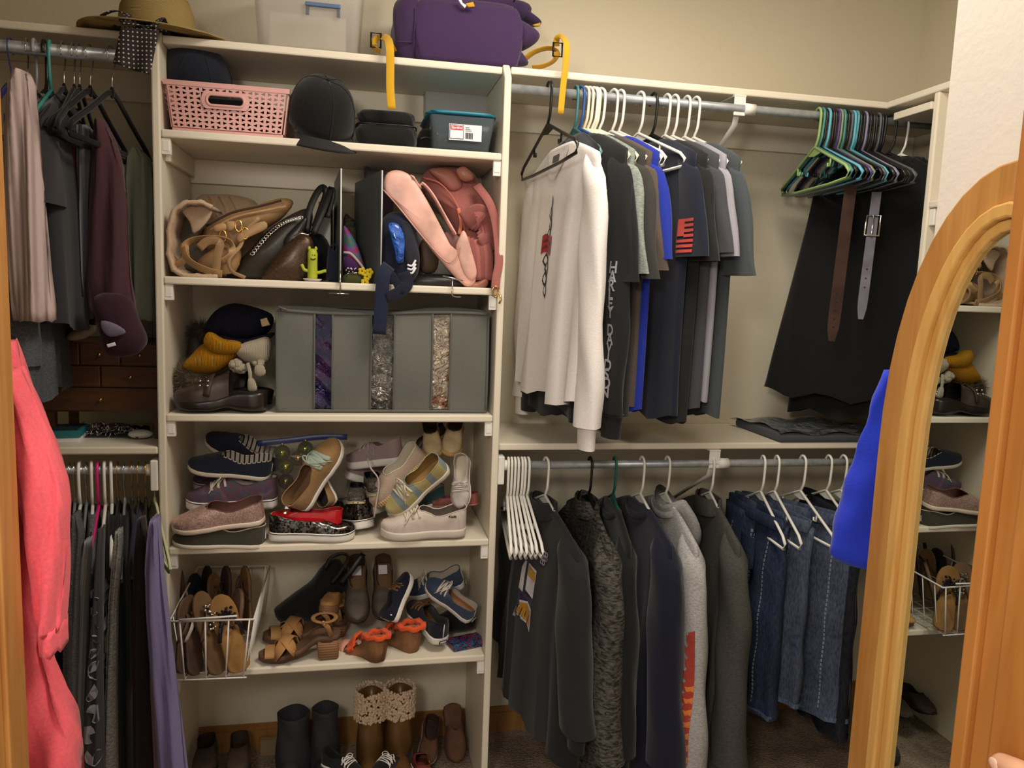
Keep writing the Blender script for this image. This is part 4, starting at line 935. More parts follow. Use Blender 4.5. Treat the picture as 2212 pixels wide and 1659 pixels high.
for px, py, Y in ((812, 88, .05), (1204, 108, .045)):
    c = U(px, py, Y)-og; MB().tube([c+Vector((x*.012, -.003, z*.017)) for x, z in ((-1, -1), (1, -1), (1, 1), (-1, 1))], .0028, 6, closed=True).build('strap_buckle', BPL, pb)
MB().tube([(wb-.03, -.005, .165), (wb-.015, -.012, .19), (wb+.0, 0, .21)], .002, 6).build('zip_cord', BPL, pb)
# ============================================================ first compartment
z2 = Z2+.0097
# pink lattice basket
lb = UZ(372, 283, z2); rb_ = UZ(610, 297, z2); wk = rb_.x-lb.x
PK = mat('plastic', (216, 162, 156), .5); bk = thing('lattice_basket', 'pink plastic lattice basket with slot handle', 'basket', (lb.x, .022, z2)); hk_ = U(372, 172, .015).z-z2; dk = .26
def lattice(x0, x1, z0, z1, nu, nv, hole=None):
    b = MB(); du = (x1-x0)/nu; dv = (z1-z0)/nv
    for i in range(nu):
        for j in range(nv):
            a, c = x0+i*du, z0+j*dv; e, f = a+du, c+dv
            if hole and hole[0] < (a+e)/2 < hole[1] and hole[2] < (c+f)/2 < hole[3]: continue
            if (i+j) % 2: T = [(a+.22*du, c+.14*dv), (a+.22*du, f-.14*dv), (e-.12*du, c+.5*dv)]; order = 0
            else: T = [(e-.22*du, f-.14*dv), (e-.22*du, c+.14*dv), (a+.12*du, c+.5*dv)]; order = 1
            Q = [(a, c), (e, c), (e, f), (a, f)]
            vs = [(x, 0, z) for x, z in Q+T]
            if order == 0: fs = [(0, 1, 6, 4), (1, 2, 6), (2, 3, 5, 6), (3, 0, 4, 5)]
            else: fs = [(2, 3, 6, 4), (3, 0, 6), (0, 1, 5, 6), (1, 2, 4, 5)]
            b.add(vs, fs)
    return b
fl = .014
def lean(b, along): # sides lean outward to the rim
    b.v = [((x+(x-wk/2)/(wk/2)*fl*(z/hk_)) if along == 'x' else x, y-fl*.6*(z/hk_), z) for x, y, z in b.v]; return b
hole = (wk*.30, wk*.67, hk_*.52, hk_*.80)
for nm, M in (('front_lattice', TR(0, 0, 0)), ('back_lattice', TR(wk, dk, 0) @ rotm('Z', PI))):
    lean(lattice(.004, wk-.004, .010, hk_-.012, 18, 9, hole), 'x').xf(M).build(nm, PK, bk, False, solid=.003)
for nm, M in (('side_lattice', TR(0, dk, 0) @ rotm('Z', -PI/2)), ('side_lattice', TR(wk, 0, 0) @ rotm('Z', PI/2))):
    b = lattice(.004, dk-.004, .010, hk_-.012, 16, 9); b.v = [(x, y-fl*(z/hk_), z) for x, y, z in b.v]; b.xf(M).build(nm, PK, bk, False, solid=.003)
b = MB(); n = 10; hx0, hx1, hz = wk*.36, wk*.61, hk_*.66
sl = [(hx1+.011*math.cos(a), -.010, hz+.0125*math.sin(a)) for a in (math.radians(-90+180*k/n) for k in range(n+1))]+[(hx0+.011*math.cos(a), -.010, hz+.0125*math.sin(a)) for a in (math.radians(90+180*k/n) for k in range(n+1))]
b.tube(sl, .0036, 8, closed=True); b.build('handle_rim', PK, bk)
ol = [(hx1+.016, hz-.022), (hx1+.018, hz), (hx1+.016, hz+.022), (hx0-.016, hz+.022), (hx0-.018, hz), (hx0-.016, hz-.022)]
b = MB(); N2 = len(sl)
out = [(x+(.012 if x > (hx0+hx1)/2 else -.012), y+.001, hz+(z-hz)*1.62) for x, y, z in sl]
b.rings([[Vector(p) for p in sl], [Vector(p) for p in out]], False, False); b.build('handle_plate', PK, bk, False, solid=.0025)
rim = [(-fl, -fl*.6, hk_-.006), (wk+fl, -fl*.6, hk_-.006), (wk+fl, dk+fl*.6, hk_-.006), (-fl, dk+fl*.6, hk_-.006)]
MB().tube(rim, 0, 8, closed=True, flat=(.012, .006), up=(0, 1, .01)).build('rim', PK, bk, False); bx((0, 0, 0), (wk, dk, .010)).build('base', PK, bk, False, bevel=.003)
bx((.02, .02, .011), (wk-.02, dk-.02, hk_*.8)).build('dark_contents', fab((20, 20, 24)), bk, False, bevel=.02)
def ball_cap(name, label, c, M, m, bill=True, r=.085):
    t = thing(name, label, 'cap', c); t.matrix_world = TR(*c) @ M
    R = []
    for j in range(9):
        v = j/8; rr = r*math.cos(v*PI/2*.985)**.62; R.append([Vector((rr*1.12*math.cos(a), rr*math.sin(a)*.95, .115*math.sin(v*PI/2))) for a in (2*PI*k/30 for k in range(30))])
    MB().rings(R, True, True).build('crown', m, t)
    for k in range(6):
        a = 2*PI*k/6; MB().tube([(r*math.cos(v*PI/2*.985)**.62*1.125*math.cos(a), r*math.cos(v*PI/2*.985)**.62*.955*math.sin(a), .1155*math.sin(v*PI/2)) for v in (q/8 for q in range(9))], .0012, 5).build('seam', m, t)
    MB().ball((0, 0, .117), .007, .007, .004, 10, 6).build('button', m, t)
    b = MB(); b.grid(lambda u, v: (r*1.05*math.cos((u-.5)*2.2)+v*.07*math.cos((u-.5)*1.6), r*.92*math.sin((u-.5)*2.2)*(1+.05*v), .004-.030*((u-.5)*2)**2*(.3+.7*v)+.004*v), 16, 8); b.build('bill', m, t, solid=.003)
    return t
CAPN = fab((27, 32, 44)); CAPB = fab((23, 23, 23))
ball_cap('navy_ball_cap', 'dark navy cap sitting in the pink basket', U(424, 190, .15), rotm('Y', .25) @ rotm('X', .75) @ rotm('Z', -.9), CAPN, r=.088)
c = U(692, 268, .085); ball_cap('black_ball_cap', 'black cap with its bill hanging over the shelf edge', c, rotm('Z', -1.25) @ rotm('Y', .62), CAPB, r=.088)
t = thing('black_case', 'black rounded zip case between the cap and the teal lidded bin', 'case', U(835, 316, .03)); og = t.location.copy()
wq = (U(902, 300, .03)-U(768, 300, .03)).x; hq = U(835, 236, .03).z-z2; t.location.z = z2
soft_box('lower_half', -wq/2, wq/2, 0, .20, .001, hq*.60, CAPB, t, puffy=.006); soft_box('upper_half', -wq/2+.004, wq/2-.006, .004, .196, hq*.60, hq, CAPB, t, puffy=.004)
MB().tube([(wq/2*math.copysign(abs(math.cos(a))**.35, math.cos(a)), .10+.10*math.copysign(abs(math.sin(a))**.35, math.sin(a)), hq*.6) for a in (2*PI*k/40 for k in range(40))], .002, 6, closed=True).build('zip', BPL, t)
t, og_ = thing('dark_pouch', 'small dark pouch wedged between the black case and the teal lidded bin', 'pouch', U(922, 318, .12)), U(922, 318, .12)
puff('body', [(902, 318), (904, 290), (914, 280), (934, 284), (942, 318)], .12, .08, fab((34, 32, 30)), t, og_)
strap_px(t, og_, [(906, 300, .078), (922, 296, .076), (938, 302, .078)], .005, BPL, 'zip', .003)
# bin with teal lid and label
lb = UZ(938, 320, z2); rb_ = UZ(1060, 329, z2); wt = rb_.x-lb.x
tb = thing('storage_bin', 'smoky clear storage bin with teal lid and paper label', 'bin', (lb.x, .025, z2)); SMK = mat('clear', (120, 132, 140), .12, tr=.55, ior=1.2, alpha=.62)
hb = U(1000, 246, .02).z-z2; tray('tub', wt, .22, wt*1.16, .245, hb-.008, SMK, tb, .0005, .014)
TEAL = mat('plastic', (22, 112, 138), .35); soft_box('lid', -.020, wt+.018, -.018, .24, hb-.006, hb+.006, TEAL, tb, puffy=0)
bx((.01, .012, .012), (wt-.02, .20, .045)).build('contents', fab((96, 84, 76)), tb, False, bevel=.01)
b = MB(); rj = random.Random(2)
for k in range(26): b.ball((.03+rj.random()*(wt-.07), .012+rj.random()*.03, .016+rj.random()*.022), rj.uniform(.003, .007), seg=6, n=4)
o = b.build('trinkets', CHROME, tb); o['kind'] = 'stuff'
lz0, lz1 = .026, .066; lx0, lx1 = wt*.26, wt*.84
def yl(z): return -.0045-.010*z/hb
MLB = rotm('X', PI/2+.10)
LBL = thing and bx((lx0, -.010, lz0), (lx1, -.0085, lz1)).build('label', PWHT, tb, False, bevel=.0004)
bx((lx0+.0015, -.0108, lz0+.003), (lx0+.0375, -.0101, lz1-.0015)).build('label_border', mat('plastic', (28, 34, 70), .5), LBL, False, bevel=.0003)
bx((lx0+.003, -.0112, lz0+.0045), (lx0+.036, -.0109, lz1-.003)).build('label_panel', PWHT, LBL, False)
bx((lx0+.004, -.0118, lz1-.0150), (lx0+.035, -.0113, lz1-.0045)).build('label_banner', mat('plastic', (206, 52, 50), .5), LBL, False)
text_part('Sterilite', .0088, PWHT, LBL, TR(lx0+.0195, -.0122, lz1-.0098) @ rotm('X', PI/2))
for k in range(9): bx((lx0+.042+k*.0022, -.0108, lz0+.005), (lx0+.0430+k*.0022+(.0006 if k % 3 else 0), -.0101, lz0+.020)).build('barcode_bar', BPL, LBL, False)
for k in range(3): bx((lx0+.042, -.0108, lz0+.024+k*.004), (lx0+.058-.003*k, -.0101, lz0+.0255+k*.004)).build('print_line', mat('plastic', (120, 120, 124), .6), LBL, False)
lb = U(924, 235, .20); rb_ = U(1062, 240, .20); t = thing('clear_box', 'clear lidded plastic box behind the teal lidded bin', 'box', (lb.x, .272, z2)); hh = U(990, 196, .26).z-z2
tray('tub', rb_.x-lb.x, .055, (rb_.x-lb.x)*1.04, .058, hh-.006, mat('clear', (216, 214, 212), .25, tr=.2, alpha=.72), t, .0005, .008)
soft_box('lid', -.006, rb_.x-lb.x+.006, -.004, .062, hh-.006, hh+.002, mat('clear', (206, 206, 204), .3, alpha=.6), t, puffy=0); bx(((rb_.x-lb.x)*.31, -.001, .01), ((rb_.x-lb.x)*.31+.002, .0, hh-.01)).build('divider', CLR, t, False)
bx((.01, .006, .003), (rb_.x-lb.x-.01, .05, .04)).build('contents', fab((168, 158, 150)), t, False, bevel=.01)
# ============================================================ second compartment: bags
z3 = Z3+.0097
def band_px(name, path, Y0, Y1, t, m, parent, og, sm=5):
    P = catmull([U(px, py, Y0) for px, py in path], sm); R = []; n = len(P)
    for i, p in enumerate(P):
        T = (P[min(i+1, n-1)]-P[max(i-1, 0)]).normalized(); Nn = Vector((-T.z, 0, T.x))
        q = Vector((0, Y1-Y0, 0)); w = .004*math.sin(i*1.3)
        R.append([p-Nn*t/2-og, p+Nn*t/2-og, p+Nn*t/2+q*(.5)+Nn*w-og, p+Nn*t/2+q-og, p-Nn*t/2+q-og, p-Nn*t/2+q*.5+Nn*w-og])
    return MB().rings(R, True, True).build(name, m, parent)
def bag(name, label, cat, anchor, Y):
    t = thing(name, label, cat, U(anchor[0], anchor[1], Y)); return t, t.location.copy()
TAN = mat('leather', (156, 122, 84), .6, bump=.15); BEI = fab((176, 150, 126)); TANS = mat('leather', (170, 134, 92), .55, bump=.1); OLV = mat('leather', (52, 46, 38), .4, bump=.4); NVY = fab((30, 34, 52))
t, og = bag('canvas_pouch', 'open beige canvas pouch at the left end of the bag shelf', 'pouch', (390, 598), .10)
band_px('wall', [(458, 448), (425, 438), (392, 444), (372, 468), (366, 520), (369, 562), (386, 588), (425, 595), (470, 594)], .012, .15, .007, BEI, t, og)
band_px('rim', [(458, 446), (425, 436), (391, 442), (370, 467), (364, 520), (367, 563), (384, 590), (425, 597), (470, 597)], .008, .020, .009, fab((190, 164, 138)), t, og)
puff('lining', [(440, 460), (396, 460), (376, 490), (378, 550), (396, 582), (450, 582)], .13, .02, fab((92, 86, 76)), t, og)
puff('folded_flap', [(394, 450), (452, 444), (454, 470), (420, 505), (410, 480)], .04, .012, BEI, t, og)
t, og = bag('cream_tote', 'slouchy cream tote at the back of the bag shelf', 'bag', (480, 590), .22)
puff('body', [(425, 428), (470, 420), (520, 424), (560, 445), (570, 520), (560, 585), (440, 585), (420, 500)], .24, .11, BEI, t, og)
for k in range(3): strap_px(t, og, [(450+k*22, 425, .19), (462+k*22, 450, .175), (474+k*20, 490, .175)], .003, TAN, 'pleat', .003)
t, og = bag('tan_crossbody', 'tan leather crossbody bag with tangled straps and brass rings', 'bag', (520, 590), .09)
puff('body', [(442, 492), (500, 456), (560, 442), (608, 428), (634, 438), (606, 474), (545, 510), (505, 545), (470, 575), (448, 540)], .12, .10, TAN, t, og)
puff('base', [(430, 560), (480, 530), (520, 540), (510, 585), (470, 594), (430, 590)], .07, .08, TAN, t, og)
strap_px(t, og, [(446, 488, .065), (500, 460, .06), (560, 446, .055), (608, 433, .06)], .006, mat('fabric', (64, 46, 36), .8), 'zip', .003)
strap_px(t, og, [(452, 498, .058), (506, 470, .052), (566, 456, .048), (618, 446, .052)], .005, TANS, 'piping', .004)
SW = .020
strap_px(t, og, [(372, 578, .03), (400, 560, .025), (400, 530, .03), (425, 516, .03), (470, 514, .025), (498, 524, .03), (500, 548, .02), (478, 566, .015)], SW, TANS, 'shoulder_strap', up=(0, .6, 1))
strap_px(t, og, [(395, 534, .02), (402, 556, .012), (420, 572, .012), (452, 586, .012), (480, 592, .014)], SW, TANS, 'shoulder_strap', up=(.4, .8, .4))
strap_px(t, og, [(430, 536, .01), (450, 520, .005), (475, 524, .005), (470, 550, .008), (466, 596, .01)], SW, TAN, 'shoulder_strap', up=(.2, .9, .3))
strap_px(t, og, [(560, 470, .04), (530, 500, .035), (520, 530, .03), (495, 560, .02), (500, 585, .02), (530, 600, .02)], .009, TAN, 'thin_strap', up=(.2, .9, .3))
for px, py in ((482, 510), (516, 488), (530, 504)):
    c = U(px, py, .03)-og; MB().tube([c+Vector((.008*math.cos(a), -.004, .014*math.sin(a))) for a in (2*PI*k/14 for k in range(14))], .0018, 6, closed=True).build('brass_ring', GOLD, t)
for pts in ([(462, 488), (486, 482), (490, 496), (465, 502)], [(488, 480), (506, 478), (512, 490), (494, 500)], [(512, 508), (545, 486), (572, 478), (576, 494), (540, 512), (516, 524)]):
    puff('strap_tab', pts, .03, .014, TANS, t, og)
t, og = bag('olive_handbag', 'dark olive handbag with silver chain edge and black handles', 'bag', (590, 598), .10)
puff('body', [(505, 582), (540, 540), (580, 498), (625, 466), (664, 450), (676, 470), (662, 520), (625, 570), (585, 598), (530, 602)], .13, .11, OLV, t, og)
b = MB()
for k in range(22):
    u = k/21; c = U(545+u*105, 548-u*78-18*math.sin(u*PI), .072)-og; b.tube([c+Vector((.0055*math.cos(a), 0, .0035*math.sin(a))) for a in (2*PI*q/8 for q in range(8))], .0012, 5, closed=True)
b.build('chain_edge', CHROME, t)
strap_px(t, og, [(660, 500, .08), (668, 455, .08), (684, 418, .09), (698, 405, .10), (704, 420, .10), (694, 450, .09), (680, 490, .08)], .017, mat('leather', (26, 24, 24), .5), 'handle', .004, up=(.25, 1, .1))
strap_px(t, og, [(676, 505, .07), (694, 465, .07), (708, 430, .08), (715, 408, .09), (717, 425, .09), (706, 470, .08)], .017, mat('leather', (26, 24, 24), .5), 'handle', .004, up=(.25, 1, .1))
puff('zip_pocket', [(612, 520), (648, 478), (664, 470), (658, 500), (630, 548)], .075, .02, mat('leather', (30, 28, 28), .35), t, og)
t, og = bag('bronze_clutch', 'shiny bronze clutch leaning on the olive handbag', 'clutch', (620, 604), .05)
puff('body', [(566, 602), (588, 566), (618, 528), (652, 506), (676, 520), (676, 570), (658, 606), (610, 608)], .055, .05, mat('glitter', (74, 54, 40), .35, .9), t, og)
strap_px(t, og, [(635, 510, .035), (650, 504, .03), (668, 508, .03)], .004, CHROME, 'zip', .003)
t, og = bag('black_bag', 'black bag slumped behind the toy cactus', 'bag', (690, 600), .14)
puff('body', [(640, 600), (645, 540), (670, 505), (700, 510), (716, 545), (718, 600)], .15, .09, fab((18, 18, 20)), t, og)
a0 = U(686, 590, .16); t = thing('white_book', 'white upright notebook left of the grey divider', 'book', (a0.x+.018, .15, z3)); hh = U(700, 436, .15).z-z3
bx((-.016, 0, 0), (.016, .16, hh)).build('cover', mat('paint', (196, 192, 186), .6), t, False, bevel=.002); bx((-.013, -.001, .004), (.013, .001, hh-.004)).build('pages', mat('stripe', (150, 146, 140), .8, 300, col2=(206, 202, 196), dir='Z'), t, False)
t, og = bag('navy_pouch', 'small navy pouch left of the first divider', 'pouch', (718, 606), .05)
puff('body', [(706, 606), (708, 548), (712, 534), (722, 542), (732, 536), (735, 570), (733, 608)], .06, .04, NVY, t, og); strap_px(t, og, [(712, 534, .045), (722, 528, .04), (731, 536, .045)], .004, NVY, 'drawstring', .003)
# toy cactus
CAC = mat('leather', (172, 184, 40), .6, bump=.1); a0 = U(675, 604, .028); t = thing('toy_cactus', 'small lime green toy cactus with raised arms and a grin', 'toy', (a0.x, .028, z3)); hc_ = U(675, 537, .028).z-z3
MB().lathe([(.001, .004), (.0115, .004), (.0125, .012), (.012, hc_*.6), (.0125, hc_*.85), (.009, hc_-.002), (.001, hc_)], 14).build('trunk', CAC, t)
for s in (-1, 1): MB().ball((s*.008, 0, hc_), .004, .004, .006, 8, 6).build('ear', CAC, t)
MB().tube([(-.010, 0, .026), (-.020, -.001, .029), (-.024, -.001, .036), (-.027, -.001, .042)], .0042, 8, smooth=3).build('arm', CAC, t)
MB().tube([(.010, 0, .022), (.020, -.001, .024), (.028, -.001, .027), (.034, -.001, .028)], .0042, 8, smooth=3).build('arm', CAC, t)
for s in (-.3, 1): MB().ball((.004*s+.002, -.0122, hc_*.80), .0014, seg=8, n=5).build('eye', BPL, t)
MB().tube([(-.004, -.0128, hc_*.69), (.0, -.0132, hc_*.665), (.005, -.0128, hc_*.675), (.008, -.0115, hc_*.70)], .0014, 6).build('mouth', BPL, t)
MB().lathe([(.001, .001), (.018, .001), (.024, .006), (.023, .007), (.016, .0035), (.001, .003)], 18).build('saucer', mat('plastic', (206, 196, 192), .4), t)
# grey upright dividers clipped to the shelf
DVM = mat('plastic', (92, 98, 98), .5)
for k, (fx, fy, bxp, top, lab) in enumerate(((735, 612, 722, 364, 'thin grey shelf divider beside the toy cactus'), (822, 616, 766, 368, 'grey shelf divider left of the blush tote'))):
    A = U(fx, fy, -.004); B = U(bxp, fy-30, .29); t = thing('shelf_divider', lab, 'divider', (A.x, A.y, z3)); d = Vector((B.x-A.x, B.y-A.y, 0)); hd = U(fx, top, -.004).z-z3
    M = Matrix.Translation(d/2+Vector((0, 0, hd/2+.001))) @ rotm('Z', math.atan2(d.y, d.x)); MB().obox(M, d.length, .004, hd).build('panel', DVM, t, False)
    MB().tube([(0, -.001, .002), (0, -.001, hd)], .0022, 6).build('edge_strip', mat('plastic', (196, 200, 200), .2), t)
    if k == 0:
        MB().tube([(0, -.004, .03), (0, -.006, -.028)], .0018, 6).build('clip', CHROME, t); MB().tube([(-.028, -.006, -.028), (.022, -.006, -.028)], .0014, 6).build('clip_foot', CHROME, t)
t, og = bag('rainbow_pouch', 'rainbow patterned pouch between the two dividers', 'pouch', (765, 600), .10)
puff('body', [(741, 492), (752, 496), (772, 530), (788, 580), (785, 585), (765, 565), (741, 560)], .10, .05, mat('multi', rough=.8, scale=1.2, cols=((150, 60, 40), (60, 110, 100), (120, 70, 140), (170, 40, 70), (50, 80, 140))), t, og)
strap_px(t, og, [(742, 545, .07), (758, 548, .07), (775, 566, .07), (787, 582, .07)], .006, fab((196, 170, 170)), 'piping', .004)
puff('lining', [(742, 555), (760, 556), (774, 570), (776, 585), (744, 584)], .08, .03, fab((70, 34, 86)), t, og)
t, og = bag('yellow_flowers', 'yellow artificial flowers at the shelf edge between the dividers', 'flowers', (775, 612), .04)
for k, (px, py) in enumerate(((782, 586), (793, 598), (788, 610), (798, 588))):
    c = U(px, py, .03)-og; b = MB()
    for q in range(5):
        a = 2*PI*q/5; b.ball(c+Vector((.006*math.cos(a), 0, .006*math.sin(a))), .005, .003, .005, 8, 5)
    b.build('blossom', mat('fabric', (196, 170, 30), .8), t)
puff('leaves', [(742, 596), (765, 588), (785, 594), (784, 612), (745, 614)], .05, .04, fab((64, 66, 34)), t, og)
b = MB(); rj = random.Random(4)
for k in range(16): b.ball(U(746+rj.random()*26, 578+rj.random()*14, .03)-og, .0022, seg=6, n=4)
b.build('beads', CHROME, t)
t, og = bag('patterned_bundle', 'dark patterned bundle at the back between the dividers', 'bundle', (755, 500), .24)
puff('body', [(742, 472), (758, 470), (768, 490), (768, 600), (742, 600)], .22, .06, mat('multi', rough=.8, scale=2, cols=((40, 40, 36), (90, 84, 70), (30, 30, 28))), t, og)
t, og = bag('lilac_scarf', 'lilac grey scarf rolled behind the second divider', 'scarf', (810, 390), .26)
puff('roll', [(786, 372), (800, 364), (830, 372), (850, 382), (850, 430), (840, 560), (800, 600), (790, 590)], .27, .05, fab((108, 96, 110)), t, og)
t, og = bag('navy_backpack', 'navy backpack with a bright blue pocket and a strap hanging over the shelf', 'backpack', (860, 612), .06)
puff('body', [(820, 500), (832, 466), (860, 458), (892, 478), (904, 530), (906, 575), (890, 612), (840, 616), (822, 590)], .07, .10, NVY, t, og)
puff('blue_pocket', [(838, 486), (860, 484), (874, 512), (874, 545), (871, 566), (857, 567), (852, 540)], .012, .025, mat('foil', (26, 92, 190), .5, .6), t, og)
puff('grey_panel', [(868, 480), (886, 488), (905, 548), (902, 566), (880, 570), (872, 530)], .02, .02, fab((44, 46, 56)), t, og)
for k in range(3): strap_px(t, og, [(880, 572+k*8, .012), (890, 574+k*8, .010), (898, 562+k*8, .012)], .005, PWHT, 'reflective_stripe', .003)
strap_px(t, og, [(872, 588, .0), (880, 612, -.012), (868, 628, -.02), (845, 640, -.028), (836, 642, -.03)], .03, fab((26, 29, 44)), 'strap', .003, up=(0, 1, .2))
strap_px(t, og, [(840, 574, .0), (830, 590, -.020), (826, 620, -.026), (823, 670, -.026), (819, 722, -.026)], .034, fab((30, 36, 58)), 'hanging_strap', .003)
strap_px(t, og, [(842, 590, -.01), (858, 612, -.018), (866, 634, -.022)], .022, fab((24, 27, 42)), 'strap', .003)
t, og = bag('grey_bag', 'pale grey open bag with brown lining behind the blush tote', 'bag', (950, 600), .14)
puff('body', [(895, 510), (930, 500), (970, 540), (1000, 590), (985, 606), (900, 606)], .15, .10, fab((138, 136, 134)), t, og); puff('lining', [(910, 520), (930, 520), (948, 560), (938, 588), (912, 588), (905, 560)], .105, .03, mat('leather', (84, 62, 44), .6), t, og)
t, og = bag('black_wallet', 'flat black wallet under the blush tote', 'wallet', (935, 618), .05)
puff('body', [(888, 596), (960, 592), (1008, 602), (1008, 624), (890, 622)], .08, .08, mat('leather', (24, 22, 22), .4), t, og)
t, og = bag('binder_clip', 'silver wire hook clipped over the shelf edge under the blush tote', 'hook', (978, 620), -.01)
MB().tube([U(956, 595, .0)-og, U(1000, 607, .0)-og], .002, 6).build('bar', CHROME, t); MB().tube([U(px, py, Y)-og for px, py, Y in ((977, 603, -.003), (977, 622, -.014), (976, 636, -.014), (982, 641, -.012), (996, 642, -.006))], .0017, 6, smooth=3).build('wire', CHROME, t)
BLU = mat('leather', (222, 172, 158), .45, .5, .05)
t, og = bag('blush_tote', 'smooth blush pink tote leaning across the bag shelf', 'bag', (1000, 615), .04)
puff('body', [(830, 384), (842, 370), (864, 368), (888, 382), (920, 430), (952, 490), (976, 536), (992, 556), (1012, 566), (1026, 590), (1026, 612), (1010, 620), (990, 606), (950, 562), (900, 500), (850, 436), (828, 412)], .045, .042, BLU, t, og, rings=8, bulge=.22)
puff('lining', [(960, 502), (984, 506), (998, 522), (992, 552), (974, 538)], .068, .02, mat('leather', (120, 84, 78), .7), t, og)
puff('far_wall', [(984, 540), (992, 512), (1000, 498), (1008, 508), (1020, 548), (1030, 590), (1020, 606), (1000, 590)], .035, .03, BLU, t, og, bulge=.25)
strap_px(t, og, [(890, 380, .03), (905, 402, .055), (914, 398, .06), (936, 424, .06), (962, 470, .055), (984, 508, .05)], .016, BLU, 'handle', .004, up=(.8, .3, .5))
strap_px(t, og, [(828, 410, .015), (860, 446, .010), (920, 520, .006), (965, 566, .008), (985, 556, .006), (993, 530, .008)], .003, mat('leather', (206, 150, 136), .5), 'edge', .003)
t, og = bag('rose_backpack', 'dusty rose backpack with rolled sleeve and hanging strap', 'backpack', (1040, 620), .14)
RSE = fab((160, 98, 92)); RSE2 = fab((142, 84, 80))
puff('body', [(908, 390), (925, 368), (960, 362), (1012, 368), (1036, 400), (1050, 440), (1056, 520), (1054, 600), (1036, 622), (1010, 610), (985, 520), (945, 450), (915, 420)], .16, .17, RSE, t, og, rings=8)
puff('leather_flap', [(925, 366), (965, 364), (990, 380), (998, 404), (976, 414), (950, 392)], .085, .03, mat('leather', (150, 92, 80), .5), t, og)
puff('top_tab', [(986, 366), (1004, 360), (1022, 378), (1020, 390), (1002, 392), (990, 382)], .07, .035, mat('leather', (176, 118, 100), .4), t, og)
strap_px(t, og, [(915, 384, .085), (950, 396, .07), (980, 430, .07), (998, 470, .07), (1004, 500, .07)], .004, fab((190, 110, 96)), 'zip', .004)
strap_px(t, og, [(990, 450, .068), (996, 480, .066), (992, 506, .066)], .009, fab((206, 120, 96)), 'zip_pull', .004)
for k in range(3):
    r = 40-k*11; strap_px(t, og, [(1032+r*math.cos(a)*.9, 498+r*math.sin(a)*.95, .05+.006*k) for a in (-2.6, -1.6, -.6, .4, 1.3)], .05-.008*k, RSE if k % 2 else RSE2, 'rolled_sleeve', .010, up=(0, .9, .5))
for k in range(6): strap_px(t, og, [(1008+k*9, 512+k*3, .05), (1014+k*9, 555, .045), (1018+k*8, 605, .05)], .014, RSE2 if k % 2 else RSE, 'fold', .010, up=(0, 1, .1))
strap_px(t, og, [(1030, 400, .06), (1058, 440, .03), (1072, 490, .02), (1078, 560, .0), (1072, 600, -.01), (1070, 624, -.014)], .022, RSE, 'strap', .005)
c = U(1070, 630, -.016)-og; MB().tube([c+Vector((.008*math.cos(a), 0, .014*math.sin(a))) for a in (2*PI*k/14 for k in range(14))], .0024, 6, closed=True).build('strap_ring', GOLD, t)
MB().tube([U(1080, 636, -.016)-og, U(1082, 648, -.016)-og, U(1078, 656, -.016)-og], .0026, 6).build('snap_hook', GOLD, t)
puff('base_trim', [(1000, 612), (1030, 608), (1052, 600), (1052, 618), (1026, 632), (1008, 628)], .06, .05, mat('leather', (168, 110, 92), .4), t, og)
# ============================================================ third compartment
z4 = Z4+.0097
def knit(c, s=2.0): return mat('rib', c, .95, s, .7)
def fur(parent, og, px, py, Y, r, m, n=900, ln=.022, seed=1, sx=1.0):
    rj = random.Random(seed); b = MB(); c = U(px, py, Y)-og; b.ball(c, r*.8*sx, r*.7, r*.8, 10, 8)
    for k in range(n):
        d = Vector((rj.gauss(0, 1), rj.gauss(0, 1), rj.gauss(0, 1))).normalized(); p = c+Vector((d.x*r*.75*sx, d.y*r*.65, d.z*r*.75))
        q = p+(d+Vector((rj.gauss(0, .35), rj.gauss(0, .35), rj.gauss(-.1, .35)))).normalized()*ln*rj.uniform(.6, 1.2); s = d.orthogonal().normalized()*.0012
        b.add([p-s, p+s, q], [(0, 1, 2)])
    o = b.build('fur', m, parent, False); o['kind'] = 'stuff'; return o
t, og = bag('fur_collar', 'grey brown fur collar in the left corner of the hat shelf', 'collar', (415, 850), .10)
FUR = mat('fabric', (104, 92, 70), .95); fur(t, og, 418, 820, .10, .045, FUR, 1400, .030, 1, 1.15); fur(t, og, 395, 800, .14, .02, FUR, 500, .025, 2); fur(t, og, 436, 722, .24, .030, mat('fabric', (74, 64, 50), .95), 700, .028, 3)
puff('leather_side', [(408, 730), (440, 730), (452, 850), (412, 862), (406, 850)], .24, .06, mat('leather', (60, 52, 44), .6), t, og)
t, og = bag('navy_beanie', 'navy knit beanie on top of the pile of hats', 'hat', (515, 735), .15)
puff('crown', [(443, 716), (452, 688), (474, 665), (506, 655), (545, 662), (586, 678), (590, 700), (575, 722), (545, 734), (500, 738), (466, 726)], .16, .15, knit((25, 26, 40), 3), t, og); puff('fold', [(470, 724), (520, 736), (588, 718), (588, 728), (560, 742), (510, 748), (476, 738)], .09, .04, knit((22, 23, 36), 3), t, og); puff('patch', [(562, 690), (576, 686), (584, 702), (566, 706)], .085, .006, fab((170, 150, 110)), t, og, sm=0)
t, og = bag('mustard_beanie', 'mustard yellow ribbed beanie under the navy one', 'hat', (450, 800), .10)
MUS = knit((176, 124, 30), 3); puff('crown', [(396, 790), (418, 762), (440, 742), (470, 745), (510, 752), (514, 768), (495, 788), (466, 806), (425, 806)], .10, .11, MUS, t, og); puff('cuff', [(440, 740), (446, 720), (458, 718), (482, 732), (518, 738), (522, 754), (500, 766), (462, 764)], .065, .06, MUS, t, og)
t, og = bag('white_knit_hat', 'chunky white knit hat with tassels beside the grey storage bag', 'hat', (550, 790), .07)
